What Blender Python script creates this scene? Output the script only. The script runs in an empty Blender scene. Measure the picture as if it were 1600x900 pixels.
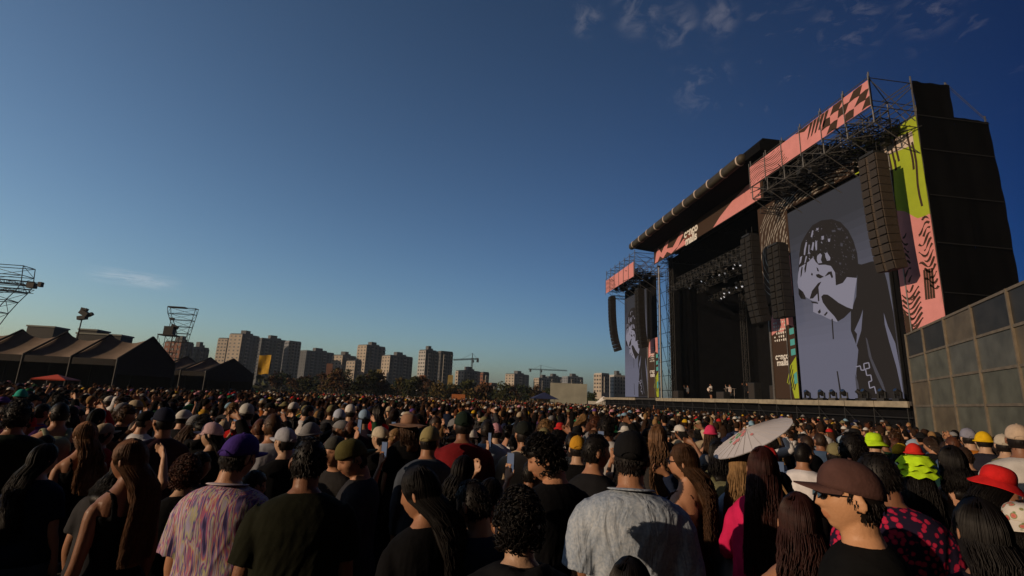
import bpy, bmesh, math, random
import numpy as np
from mathutils import Vector, Matrix, noise

random.seed(11); RNG = np.random.default_rng(11)
SC = bpy.context.scene
COL = SC.collection
rad = math.radians

# ------------------------------------------------------------------ camera, sky, sun, exposure
YAW, PITCH, ROLL, CAM_H, FPX = rad(7.15), rad(12.5), rad(2.5), 2.05, 775.0
CF = Vector((math.sin(YAW)*math.cos(PITCH), math.cos(YAW)*math.cos(PITCH), math.sin(PITCH)))
_r0 = Vector((math.cos(YAW), -math.sin(YAW), 0)); _u0 = _r0.cross(CF)
CR = _r0*math.cos(ROLL) + _u0*math.sin(ROLL)
CU = -_r0*math.sin(ROLL) + _u0*math.cos(ROLL)
CO = Vector((0, 0, CAM_H))
cd = bpy.data.cameras.new('camera'); cam = bpy.data.objects.new('camera', cd); COL.objects.link(cam)
cd.lens = FPX/1600*36; cd.sensor_width = 36; cd.clip_start = 0.05; cd.clip_end = 6000
m = Matrix((CR, CU, -CF)).transposed().to_4x4(); m.translation = CO
cam.matrix_world = m
SC.camera = cam

SUN_EL = rad(14.5); SUN_AZ = rad(21)
w = bpy.data.worlds.new("World"); SC.world = w; w.use_nodes = True
nt = w.node_tree; nd = nt.nodes; bg = nd['Background']
sky = nd.new('ShaderNodeTexSky'); sky.sky_type = 'NISHITA'; sky.sun_disc = False
sky.sun_elevation = SUN_EL; sky.sun_rotation = rad(-90-21); sky.altitude = 500
sky.air_density = 1.0; sky.dust_density = 2.3; sky.ozone_density = 3.0
HAZE_D = .00022
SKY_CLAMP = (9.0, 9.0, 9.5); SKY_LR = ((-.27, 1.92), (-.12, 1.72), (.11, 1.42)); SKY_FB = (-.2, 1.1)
# thin wisps of cirrus, fixed to directions of the sky
tc = nd.new('ShaderNodeTexCoord')
def cloud_mask(center, size, nscale, thr, stretch):
    """soft patch round a sky direction, broken up by noise"""
    mp = nd.new('ShaderNodeMapping'); mp.inputs['Scale'].default_value = stretch
    nt.links.new(tc.outputs['Generated'], mp.inputs[0])
    nz = nd.new('ShaderNodeTexNoise'); nz.inputs['Scale'].default_value = nscale
    nz.inputs['Detail'].default_value = 7; nz.inputs['Roughness'].default_value = .62
    nz.inputs['Distortion'].default_value = .6
    nt.links.new(mp.outputs[0], nz.inputs['Vector'])
    mr = nd.new('ShaderNodeMapRange'); mr.inputs['From Min'].default_value = thr; mr.inputs['From Max'].default_value = thr+.22
    nt.links.new(nz.outputs['Fac'], mr.inputs['Value'])
    dp = nd.new('ShaderNodeVectorMath'); dp.operation = 'DISTANCE'; dp.inputs[1].default_value = center
    nt.links.new(tc.outputs['Generated'], dp.inputs[0])
    m2 = nd.new('ShaderNodeMapRange'); m2.inputs['From Min'].default_value = size; m2.inputs['From Max'].default_value = size*.25
    m2.interpolation_type = 'SMOOTHSTEP'
    nt.links.new(dp.outputs['Value'], m2.inputs['Value'])
    if stretch[2] > 5:
        sp_ = nd.new('ShaderNodeSeparateXYZ'); nt.links.new(tc.outputs['Generated'], sp_.inputs[0])
        ab = nd.new('ShaderNodeMath'); ab.operation = 'SUBTRACT'; ab.inputs[1].default_value = center[2]; nt.links.new(sp_.outputs['Z'], ab.inputs[0])
        a2 = nd.new('ShaderNodeMath'); a2.operation = 'ABSOLUTE'; nt.links.new(ab.outputs[0], a2.inputs[0])
        m4 = nd.new('ShaderNodeMapRange'); m4.inputs['From Min'].default_value = .015; m4.inputs['From Max'].default_value = .002; nt.links.new(a2.outputs[0], m4.inputs['Value'])
        m5 = nd.new('ShaderNodeMath'); m5.operation = 'MULTIPLY'; m6 = nd.new('ShaderNodeMath'); m6.operation = 'MULTIPLY'; m6.inputs[1].default_value = 2.6; nt.links.new(m4.outputs[0], m6.inputs[0]); m4 = m6; nt.links.new(m4.outputs[0], m5.inputs[0]); nt.links.new(m2.outputs[0], m5.inputs[1]); m2 = m5
    mu = nd.new('ShaderNodeMath'); mu.operation = 'MULTIPLY'
    nt.links.new(mr.outputs[0], mu.inputs[0]); nt.links.new(m2.outputs[0], mu.inputs[1])
    return mu
def px_dir(x, y): return (CR*((x-800)/FPX) + CU*((450-y)/FPX) + CF).normalized()
masks = [cloud_mask(px_dir(1325, 42), .065, 26, .50, (1, 1, 2.2)), cloud_mask(px_dir(1450, 12), .05, 26, .48, (1, 1, 2.2)),
         cloud_mask(px_dir(1550, 60), .12, 20, .57, (1, 1, 2.4)), cloud_mask(px_dir(1215, 90), .14, 22, .59, (1, 1, 2.4)),
         cloud_mask(px_dir(1055, 42), .05, 26, .44, (1, 1, 1.6)), cloud_mask(px_dir(1000, 14), .06, 24, .46, (1, 1, 1.6)),
         cloud_mask(px_dir(1125, 28), .04, 28, .44, (1, 1, 1.6)), cloud_mask(px_dir(915, 30), .04, 28, .44, (1, 1, 1.6)),
         cloud_mask(px_dir(1095, 132), .07, 24, .50, (1, 1, 1.6)),
         cloud_mask(px_dir(210, 436), .075, 26, .36, (1, 1, 9))]
prev = None
for mk in masks:
    if prev is None: prev = mk; continue
    ad = nd.new('ShaderNodeMath'); ad.operation = 'MAXIMUM'
    nt.links.new(prev.outputs[0], ad.inputs[0]); nt.links.new(mk.outputs[0], ad.inputs[1]); prev = ad
ml = nd.new('ShaderNodeMath'); ml.operation = 'MULTIPLY'; ml.inputs[1].default_value = .055
nt.links.new(prev.outputs[0], ml.inputs[0])
mix = nd.new('ShaderNodeMix'); mix.data_type = 'RGBA'
nt.links.new(ml.outputs[0], mix.inputs['Factor']); gm = nd.new('ShaderNodeGamma'); gm.inputs[1].default_value = 1.3
nt.links.new(sky.outputs[0], gm.inputs[0]); 
# evening sky: brighter towards the sunset side, deep blue away from it, sun glow clamped to cut fill light
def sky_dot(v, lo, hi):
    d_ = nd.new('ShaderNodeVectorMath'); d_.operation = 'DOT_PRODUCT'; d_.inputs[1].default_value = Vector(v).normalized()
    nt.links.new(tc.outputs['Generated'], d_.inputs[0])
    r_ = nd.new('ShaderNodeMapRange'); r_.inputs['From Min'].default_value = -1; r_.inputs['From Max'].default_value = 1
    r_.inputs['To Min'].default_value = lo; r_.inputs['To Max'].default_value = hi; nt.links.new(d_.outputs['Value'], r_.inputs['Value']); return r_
cl = nd.new('ShaderNodeVectorMath'); cl.operation = 'MINIMUM'; cl.inputs[1].default_value = SKY_CLAMP
nt.links.new(gm.outputs[0], cl.inputs[0])
f2 = sky_dot((0, 1, 0), *SKY_FB)  # dims the unseen sky behind the camera so shadows stay deep
cx_ = nd.new('ShaderNodeCombineXYZ')
for i_, lr_ in enumerate(SKY_LR): nt.links.new(sky_dot((-1, .1, 0), *lr_).outputs[0], cx_.inputs[i_])
m3 = nd.new('ShaderNodeVectorMath'); m3.operation = 'MULTIPLY'; nt.links.new(cl.outputs[0], m3.inputs[0]); nt.links.new(cx_.outputs[0], m3.inputs[1])
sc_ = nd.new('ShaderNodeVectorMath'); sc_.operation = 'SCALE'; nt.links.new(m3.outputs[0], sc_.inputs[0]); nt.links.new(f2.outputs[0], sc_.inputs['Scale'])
mx0 = nd.new('ShaderNodeVectorMath'); mx0.operation = 'MAXIMUM'; mx0.inputs[1].default_value = (.03, .04, .07)
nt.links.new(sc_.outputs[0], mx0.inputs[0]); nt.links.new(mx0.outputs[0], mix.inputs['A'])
mix.inputs['B'].default_value = (15, 13.2, 12.4, 1)
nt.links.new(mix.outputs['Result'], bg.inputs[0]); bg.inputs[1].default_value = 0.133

sl = bpy.data.lights.new('sun', 'SUN'); so = bpy.data.objects.new('sun', sl); COL.objects.link(so)
sl.energy = 5.0; sl.angle = rad(.5); sl.color = (1, .74, .50)
sdir = Vector((math.cos(SUN_AZ)*math.cos(SUN_EL), math.sin(SUN_AZ)*math.cos(SUN_EL), -math.sin(SUN_EL)))
so.rotation_euler = sdir.to_track_quat('-Z', 'Y').to_euler(); so.location = (-30, -10, 40)

SC.view_settings.view_transform = 'Standard'; SC.view_settings.look = 'None'
SC.view_settings.exposure = -0.75; SC.view_settings.gamma = 1
SC.render.engine = 'CYCLES'
SC.cycles.max_bounces = 3; SC.cycles.diffuse_bounces = 1; SC.cycles.glossy_bounces = 2
SC.cycles.transparent_max_bounces = 8; SC.cycles.use_denoising = True
SC.cycles.caustics_reflective = False; SC.cycles.caustics_refractive = False

# ------------------------------------------------------------------ helpers
def at(x, y, d):
    """world point seen at pixel (x, y) of the 1600x900 photo, d metres ahead of the camera"""
    return CO + (CR*((x-800)/FPX) + CU*((450-y)/FPX) + CF)*d
def onX(x, y, X):
    d = CR*((x-800)/FPX) + CU*((450-y)/FPX) + CF
    return CO + d*((X-CO.x)/d.x)

_M = {}
def mat(name, col=(.5, .5, .5), rough=.7, metal=0, spec=.5, objcol=False, nscale=0, namt=.25, bump=0, bscale=60,
        emit=None, estr=1, sheen=0, stretch=(1, 1, 1), trans=None, tint=False, coat=0):
    if name in _M: return _M[name]
    M = bpy.data.materials.new(name); M.use_nodes = True; t = M.node_tree; N = t.nodes; L = t.links
    b = N['Principled BSDF']; b.inputs['Roughness'].default_value = rough; b.inputs['Metallic'].default_value = metal
    b.inputs['Specular IOR Level'].default_value = spec
    if sheen: b.inputs['Sheen Weight'].default_value = sheen
    if coat: b.inputs['Coat Weight'].default_value = coat
    M.diffuse_color = (*col, 1)
    src = None
    if objcol:
        oi = N.new('ShaderNodeObjectInfo'); src = oi.outputs['Color']
    if tint:
        a = N.new('ShaderNodeAttribute'); a.attribute_name = 'tint'
        if src is None: src = a.outputs['Color']
        else:
            mx = N.new('ShaderNodeMix'); mx.data_type = 'RGBA'; mx.blend_type = 'MULTIPLY'; mx.inputs['Factor'].default_value = 1
            L.new(src, mx.inputs['A']); L.new(a.outputs['Color'], mx.inputs['B']); src = mx.outputs['Result']
    if nscale or bump:
        tcn = N.new('ShaderNodeTexCoord'); mp = N.new('ShaderNodeMapping'); mp.inputs['Scale'].default_value = stretch
        L.new(tcn.outputs['Object'], mp.inputs[0])
    if nscale:
        nz = N.new('ShaderNodeTexNoise'); nz.inputs['Scale'].default_value = nscale; nz.inputs['Detail'].default_value = 5
        L.new(mp.outputs[0], nz.inputs['Vector'])
        mr = N.new('ShaderNodeMapRange'); mr.inputs['From Min'].default_value = .3; mr.inputs['From Max'].default_value = .7
        mr.inputs['To Min'].default_value = 1-namt; mr.inputs['To Max'].default_value = 1+namt*.6
        L.new(nz.outputs['Fac'], mr.inputs['Value'])
        mx = N.new('ShaderNodeVectorMath'); mx.operation = 'SCALE'
        if src is not None: L.new(src, mx.inputs[0])
        else: mx.inputs[0].default_value = col
        L.new(mr.outputs[0], mx.inputs['Scale']); src = mx.outputs[0]
    if src is not None: L.new(src, b.inputs['Base Color'])
    else: b.inputs['Base Color'].default_value = (*col, 1)
    if bump:
        nb = N.new('ShaderNodeTexNoise'); nb.inputs['Scale'].default_value = bscale; nb.inputs['Detail'].default_value = 4
        L.new(mp.outputs[0], nb.inputs['Vector'])
        bp = N.new('ShaderNodeBump'); bp.inputs['Strength'].default_value = bump; bp.inputs['Distance'].default_value = .01
        L.new(nb.outputs['Fac'], bp.inputs['Height']); L.new(bp.outputs[0], b.inputs['Normal'])
    if emit:
        b.inputs['Emission Color'].default_value = (*emit, 1); b.inputs['Emission Strength'].default_value = estr
    if trans: b.inputs['Alpha'].default_value = trans
    _M[name] = M
    return M

def tag(o, label=None, cat=None, group=None, kind=None):
    if label: o['label'] = label
    if cat: o['category'] = cat
    if group: o['group'] = group
    if kind: o['kind'] = kind
    return o
def empty(name, loc=(0, 0, 0), label=None, cat=None, group=None, rz=0):
    o = bpy.data.objects.new(name, None); COL.objects.link(o); o.location = loc; o.rotation_euler = (0, 0, rz)
    o.empty_display_size = .2
    return tag(o, label, cat, group)

def join_children(parent, prefixes, name):
    """one mesh for the whole printed pattern of a banner"""
    ch = [c for c in parent.children if c.type == 'MESH' and any(c.name.startswith(p) for p in prefixes)]
    if not ch: return
    V = []; F = []; MI = []; MS = []
    for c in ch:
        k = len(V); V += [tuple(v.co) for v in c.data.vertices]
        for p in c.data.polygons:
            m_ = c.data.materials[p.material_index]
            if m_ not in MS: MS.append(m_)
            F.append([i+k for i in p.vertices]); MI.append(MS.index(m_))
    me = bpy.data.meshes.new(name); me.from_pydata(V, [], F)
    for m_ in MS: me.materials.append(m_)
    me.polygons.foreach_set('material_index', MI); me.update()
    for c in ch: bpy.data.objects.remove(c)
    o = bpy.data.objects.new(name, me); COL.objects.link(o); o.parent = parent

class MB:
    """collects shapes and links them as ONE mesh object"""
    def __init__(s): s.v = []; s.f = []; s.mi = []; s.m = 0
    def add(s, vs, fs):
        k = len(s.v); s.v += [tuple(q) for q in vs]; s.f += [tuple(i+k for i in q) for q in fs]; s.mi += [s.m]*len(fs)
    def box(s, c, d, R=None):
        c = Vector(c); hx, hy, hz = d[0]/2, d[1]/2, d[2]/2
        P = [Vector((x, y, z)) for x in (-hx, hx) for y in (-hy, hy) for z in (-hz, hz)]
        if R is not None: P = [R @ p for p in P]
        s.add([c+p for p in P], [(0, 1, 3, 2), (4, 6, 7, 5), (0, 4, 5, 1), (2, 3, 7, 6), (0, 2, 6, 4), (1, 5, 7, 3)])
    def bx(s, x0, x1, y0, y1, z0, z1): s.box(((x0+x1)/2, (y0+y1)/2, (z0+z1)/2), (abs(x1-x0), abs(y1-y0), abs(z1-z0)))
    def bar(s, a, b, r, n=5, r2=None):
        a = Vector(a); b = Vector(b); t = (b-a)
        if t.length < 1e-6: return
        t.normalize(); u = t.cross(Vector((0, 0, 1)) if abs(t.z) < .9 else Vector((1, 0, 0))).normalized(); v = t.cross(u)
        r2 = r if r2 is None else r2
        P = [a+(u*math.cos(6.2832*i/n)+v*math.sin(6.2832*i/n))*r for i in range(n)] + \
            [b+(u*math.cos(6.2832*i/n)+v*math.sin(6.2832*i/n))*r2 for i in range(n)]
        s.add(P, [(i, (i+1) % n, n+(i+1) % n, n+i) for i in range(n)] + [tuple(range(n-1, -1, -1)), tuple(range(n, 2*n))])
    def poly(s, P): s.add(P, [tuple(range(len(P)))])
    def prism(s, P, d):
        """polygon P thickened by vector d"""
        n = len(P); d = Vector(d); Q = [Vector(p) for p in P]
        s.add(Q+[q+d for q in Q], [tuple(range(n)), tuple(range(2*n-1, n-1, -1))] + [(i, n+i, n+(i+1) % n, (i+1) % n) for i in range(n)])
    def grid(s, P):
        """rows of points"""
        r = len(P); c = len(P[0]); k = [q for row in P for q in row]
        s.add(k, [(i*c+j, i*c+j+1, (i+1)*c+j+1, (i+1)*c+j) for i in range(r-1) for j in range(c-1)])
    def build(s, name, m, parent=None, smooth=False, tri=False):
        me = bpy.data.meshes.new(name); me.from_pydata([tuple(v) for v in s.v], [], s.f)
        ms = m if isinstance(m, (list, tuple)) else [m]
        for q in ms: me.materials.append(q)
        if len(ms) > 1: me.polygons.foreach_set('material_index', s.mi)
        if smooth: me.polygons.foreach_set('use_smooth', [True]*len(me.polygons))
        me.update()
        if tri:
            b = bmesh.new(); b.from_mesh(me); bmesh.ops.triangulate(b, faces=b.faces[:], ngon_method='EAR_CLIP'); b.to_mesh(me); b.free()
        o = bpy.data.objects.new(name, me); COL.objects.link(o)
        if parent: o.parent = parent
        return o
# ------------------------------------------------------------------ people
SKIN = mat('skin', (.45, .27, .18), .48, objcol=True, tint=True, nscale=9, namt=.08, bump=.15, bscale=120, spec=.3)
CLOTH = mat('cloth', (.1, .1, .1), .9, objcol=True, nscale=7, namt=.28, bump=.35, bscale=26, spec=.06)
DENIM = mat('trouser_cloth', (.1, .1, .1), .92, objcol=True, nscale=30, namt=.3, bump=.3, bscale=40, spec=.05)
HAIR = mat('hair', (.02, .015, .01), .5, objcol=True, nscale=26, namt=.35, spec=.18)
HATM = mat('hat_cloth', (.1, .1, .1), .85, objcol=True, nscale=20, namt=.2, bump=.25, bscale=90, spec=.1)
SHOE = mat('shoe', (.05, .05, .05), .7, objcol=True)
GLASS = mat('dark_lens', (.006, .006, .008), .12, spec=.7)
EYEM = mat('eye', (.4, .38, .36), .2, tint=True)

def soup_tube(path, radii, n=14, side=(1, 0, 0), cap=True, p=2.0):
    """closed tube along a path; radii (along side, across)"""
    P = [Vector(q) for q in path]; R = [(r, r) if not isinstance(r, (tuple, list)) else r for r in radii]
    m_ = len(P); T = []
    for i in range(m_):
        t = (P[min(i+1, m_-1)]-P[max(i-1, 0)]).normalized(); T.append(t)
    rings = []
    def ring(c, t, a, b, s_):
        s_ = (s_ - t*s_.dot(t)).normalized(); w_ = t.cross(s_)
        out = []
        for k in range(n):
            th = 6.283185*k/n; cx, sy = math.cos(th), math.sin(th)
            ex = math.copysign(abs(cx)**(2/p), cx); ey = math.copysign(abs(sy)**(2/p), sy)
            out.append(c+s_*(a*ex)+w_*(b*ey))
        return out
    sv = Vector(side)
    if cap:
        a, b = R[0]; e = min(a, b)*.8
        for q in (.96, .6): rings.append(ring(P[0]-T[0]*e*q, T[0], a*math.sqrt(1-q*q)+.001, b*math.sqrt(1-q*q)+.001, sv))
    for i in range(m_): rings.append(ring(P[i], T[i], R[i][0], R[i][1], sv))
    if cap:
        a, b = R[-1]; e = min(a, b)*.8
        for q in (.6, .96): rings.append(ring(P[-1]+T[-1]*e*q, T[-1], a*math.sqrt(1-q*q)+.001, b*math.sqrt(1-q*q)+.001, sv))
    V = [v for r in rings for v in r]; F = []
    for i in range(len(rings)-1):
        for k in range(n): F.append((i*n+k, i*n+(k+1) % n, (i+1)*n+(k+1) % n, (i+1)*n+k))
    F.append(tuple(range(n-1, -1, -1))); F.append(tuple(range((len(rings)-1)*n, len(rings)*n)))
    return V, F

def smooth_path(P, R, k=3):
    """Catmull-Rom through path and radii"""
    P = [Vector(p) for p in P]; R = [(r, r) if not isinstance(r, (tuple, list)) else tuple(r) for r in R]
    Q = []; S = []
    for i in range(len(P)-1):
        p0, p1, p2, p3 = P[max(i-1, 0)], P[i], P[i+1], P[min(i+2, len(P)-1)]
        for j in range(k):
            t = j/k
            Q.append(.5*((2*p1)+(p2-p0)*t+(2*p0-5*p1+4*p2-p3)*t*t+(3*p1-p0-3*p2+p3)*t**3))
            S.append(tuple(R[i][a]*(1-t)+R[i+1][a]*t for a in (0, 1)))
    Q.append(P[-1]); S.append(R[-1])
    return Q, S

HC = Vector((0, .018, .108))     # head centre in the head frame (origin = top of the neck)
def head_soup(nu=56, nv=44, fem=False):
    V = []; F = []
    def g(d, s): return math.exp(-.5*(d/s)**2)
    for j in range(nv+1):
        th = math.pi*j/nv; cz = math.cos(th); sr = math.sin(th)
        for i in range(nu):
            ph = 2*math.pi*i/nu; nx, ny, nz = sr*math.sin(ph), sr*math.cos(ph), cz
            x, y, z = nx*.0755, ny*.095, nz*.117
            if nz < 0:
                x *= 1-.30*(-nz)**1.6
                if ny < 0: y *= 1-.38*(-nz)**1.2
                else: y *= 1-.06*(-nz)
            if ny > 0:                                  # face is flatter than the back of the head
                y = y*(1-.07*ny*ny); x *= 1+.02*ny
                if ny > .3:
                    w_ = min(1, (ny-.3)/.4)
                    if z < .022:
                        k = min(max((.022-z)/.052, 0), 1)
                        if z < -.03: k = max(0, 1-(-.03-z)/.011)
                        y += w_*(.004+.021*k)*g(x, .0075+.004*k)*(1 if z < .022 else 0)
                    y += w_*.0045*g(z-.030, .009)*g(abs(x)-.02, .022)
                    y -= w_*.0095*g(z-.012, .011)*g(abs(x)-.031, .013)
                    y += w_*.0045*g(z+.018, .016)*g(abs(x)-.042, .014)
                    y += w_*.0075*g(z+.053, .0055)*g(x, .018)
                    y += w_*.0065*g(z+.066, .006)*g(x, .016)
                    y -= w_*.0025*g(z+.0595, .0022)*g(x, .018)
                    y -= w_*.003*g(z+.078, .005)*g(x, .02)
                    y += w_*.0085*g(z+.098, .013)*g(x, .020)
            V.append(Vector((x, y, z))+HC)
    for j in range(nv):
        for i in range(nu):
            F.append((j*nu+i, (j+1)*nu+i, (j+1)*nu+(i+1) % nu, j*nu+(i+1) % nu))
    out = [(V, F)]
    for s_ in (-1, 1):                                  # ears
        E = []; G = []; a = 10
        for j in range(7):
            th = math.pi*j/6
            for i in range(a):
                ph = 2*math.pi*i/a
                q = Vector((.009*math.sin(th)*math.cos(ph), .019*math.sin(th)*math.sin(ph), .032*math.cos(th)))
                q.y += q.z*.25; q.x += -.010*q.y/.02 if True else 0; q.x *= 1
                E.append(Vector((s_*(.079+q.x), -.006+q.y, -.002+q.z))+HC)
        for j in range(6):
            for i in range(a): G.append((j*a+i, j*a+(i+1) % a, (j+1)*a+(i+1) % a, (j+1)*a+i) if s_ > 0 else (j*a+i, (j+1)*a+i, (j+1)*a+(i+1) % a, j*a+(i+1) % a))
        out.append((E, G))
    return out

TORSO = [(.80, .150, .110, 0), (.88, .172, .120, -.005), (.95, .172, .122, -.008), (1.03, .152, .104, 0), (1.10, .146, .098, .004),
         (1.19, .158, .106, .004), (1.28, .174, .113, 0), (1.36, .180, .112, -.008), (1.415, .168, .096, -.014), (1.45, .128, .078, -.014),
         (1.478, .082, .064, -.010), (1.505, .060, .058, -.004)]
def torso_rings(P, off=0, z0=.80, z1=1.51):
    f = P['fem']; w_ = P['w']; out = []
    for z, a, b, yo in TORSO:
        if z < z0-.001 or z > z1+.001: continue
        k = 1 if z < 1.44 else 1-(z-1.44)/.07
        k = max(0, min(1, k)); ww = 1+(w_-1)*k
        if f:
            a *= {True: 1.04, False: 1}[z < .97]; a *= .90 if 1.0 < z < 1.46 else 1
            if 1.0 < z < 1.12: a *= .93
            if 1.22 < z < 1.33: b *= 1.10; yo += .012
        belly = P.get('belly', 0)*math.exp(-.5*((z-1.05)/.13)**2)
        out.append((Vector((0, yo+belly*.5, z)), (a*ww+off, b*ww**.8+off+belly*.5)))
    return out

def arm_joints(P, s_):
    """shoulder, elbow, wrist, hand direction, palm normal; s_ = -1 left, 1 right"""
    a = P['arms'][0 if s_ < 0 else 1]; w_ = P['w']*(.91 if P['fem'] else 1)
    S = Vector((s_*.160*w_, -.012, 1.382 + (.025 if a in ('phone', 'up', 'head') else 0)))
    D = {'down': ((.16, -.06, -1), (.05, .30, -1), (0, .3, -1)),
         'out': ((.42, .05, -1), (.15, .5, -.7), (0, .7, -.5)),
         'cup': ((.18, .10, -1), (-.12, 1, .30), (-.1, 1, .5)),
         'cross': ((.22, .22, -1), (-.85, .55, .12), (-1, .25, .1)),
         'hip': ((.75, -.30, -1), (-.72, .55, -.6), (-.5, .6, -.7)),
         'phone': ((.25, .95, -.25), (-.12, .55, 1), (-.1, .3, 1)),
         'up': ((.35, .35, 1), (-.10, .25, 1), (0, .1, 1)),
         'chest': ((.35, .30, -1), (-.75, .55, .75), (-.9, .25, .45)),
         'head': ((.95, .35, .35), (-.45, .1, 1), (-1, .1, .5)),
         'parasol': ((.22, .35, -1), (-.05, .65, 1), (0, .5, 1))}[a]
    def v(t): return Vector((t[0]*s_, t[1], t[2])).normalized()
    E = S + v(D[0])*.285; W = E + v(D[1])*.245
    hd = v(D[2]); inner = Vector((-s_, 0, 0)); 
    if a in ('phone', 'up'): inner = Vector((0, -1, 0))
    if a in ('cross', 'chest', 'head'): inner = Vector((0, -1, 0))
    n_ = (inner - hd*inner.dot(hd)).normalized()
    return S, E, W, hd, n_

def hand_soup(W, hd, n_, s_, curl=.35, fr=.0085):
    side = hd.cross(n_).normalized()                    # across the palm
    if side.dot(Vector((0, 1, 0))) < 0 and abs(side.y) > .2: side = -side
    out = []
    k1 = W+hd*.055; k2 = W+hd*.098
    out.append(soup_tube([W-hd*.01, W+hd*.03, k1, k2], [(.026, .020), (.034, .017), (.041, .015), (.040, .012)], 12, side))
    L = (.068, .078, .073, .058)
    for i in range(4):
        o = (1.5-i)*.0205; b = W+hd*.088+side*o; d = (hd+side*(1.5-i)*.05).normalized(); P_ = [b]; ang = curl*.5
        dd = d
        for j, fr_ in enumerate((.48, .30, .22)):
            ang_ = curl*(.7+.5*j+.12*i); c, s__ = math.cos(ang_), math.sin(ang_)
            dd = (dd*c + n_*s__).normalized() if j else (d*math.cos(curl*.6)+n_*math.sin(curl*.6)).normalized()
            P_.append(P_[-1]+dd*L[i]*fr_)
        out.append(soup_tube(P_, [fr, fr*.97, fr*.9, fr*.72], 8, side))
    tb = W+hd*.028+side*.030
    d1 = (hd*.65+side*.75+n_*.25).normalized(); d2 = (hd*.95+side*.25+n_*.35).normalized()
    out.append(soup_tube([tb-side*.012, tb+d1*.034, tb+d1*.034+d2*.030, tb+d1*.034+d2*.054], [.014, .0115, .0100, .008], 8, hd))
    return out

def head_matrix(P):
    hy, hp, hr = P['head']
    return Matrix.Translation((0, P.get('hfwd', .004), 1.517)) @ Matrix.Rotation(rad(hy), 4, 'Z') @ Matrix.Rotation(rad(hp), 4, 'X') @ Matrix.Rotation(rad(hr), 4, 'Y')

def body_soup(P, hi=False):
    out = []
    r = torso_rings(P, 0, .80)
    out.append(soup_tube(*smooth_path([q[0] for q in r], [q[1] for q in r], 2), n=28, p=2.35))
    M = head_matrix(P); c = M @ Vector((0, .004, .035))
    nr = .054 if P['fem'] else .062
    out.append(soup_tube([(0, -.016, 1.44), (0, -.012, 1.49), M @ Vector((0, -.008, .0)), M @ Vector((0, 0, .05))], [nr*1.15, nr*1.0, nr*.96, nr*.95], 18))
    for V, F in head_soup(*( (72, 60) if hi else (48, 36) )): out.append(([M @ v for v in V], F))
    wk = .88 if P['fem'] else 1.0
    wk *= P['w']**.6
    for s_ in (-1, 1):
        S, E, W, hd, n_ = arm_joints(P, s_)
        q, rr = smooth_path([S+Vector((-s_*.03, 0, .005)), S+(E-S)*.12, S+(E-S)*.5, E, E+(W-E)*.3, E+(W-E)*.75, W, W+hd*.03],
                            [.052*wk, .055*wk, .047*wk, .038*wk, .041*wk, .030*wk, (.027*wk, .022*wk), (.028, .019)], 3)
        out.append(soup_tube(q, rr, 14))
        out += hand_soup(W, hd, n_, s_, P.get('curl', .4), .0092 if not hi else .0084)
        hx = .092*P['w']**.5
        q, rr = smooth_path([(s_*hx, 0, .90), (s_*hx*1.02, .005, .72), (s_*hx*1.04, .012, .49), (s_*hx*1.05, -.012, .34), (s_*hx*1.08, -.022, .10), (s_*hx*1.08, -.02, .05)],
                            [.088*P['w'], .076*P['w'], .053, .055, .036, .040], 3)
        out.append(soup_tube(q, rr, 14))
        out.append(soup_tube([(s_*hx*1.08, -.05, .045), (s_*hx*1.10, .03, .048), (s_*hx*1.14, .13, .03), (s_*hx*1.14, .17, .022)],
                             [(.034, .035), (.040, .036), (.044, .024), (.030, .014)], 12, (1, 0, 0)))
    return out

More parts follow.
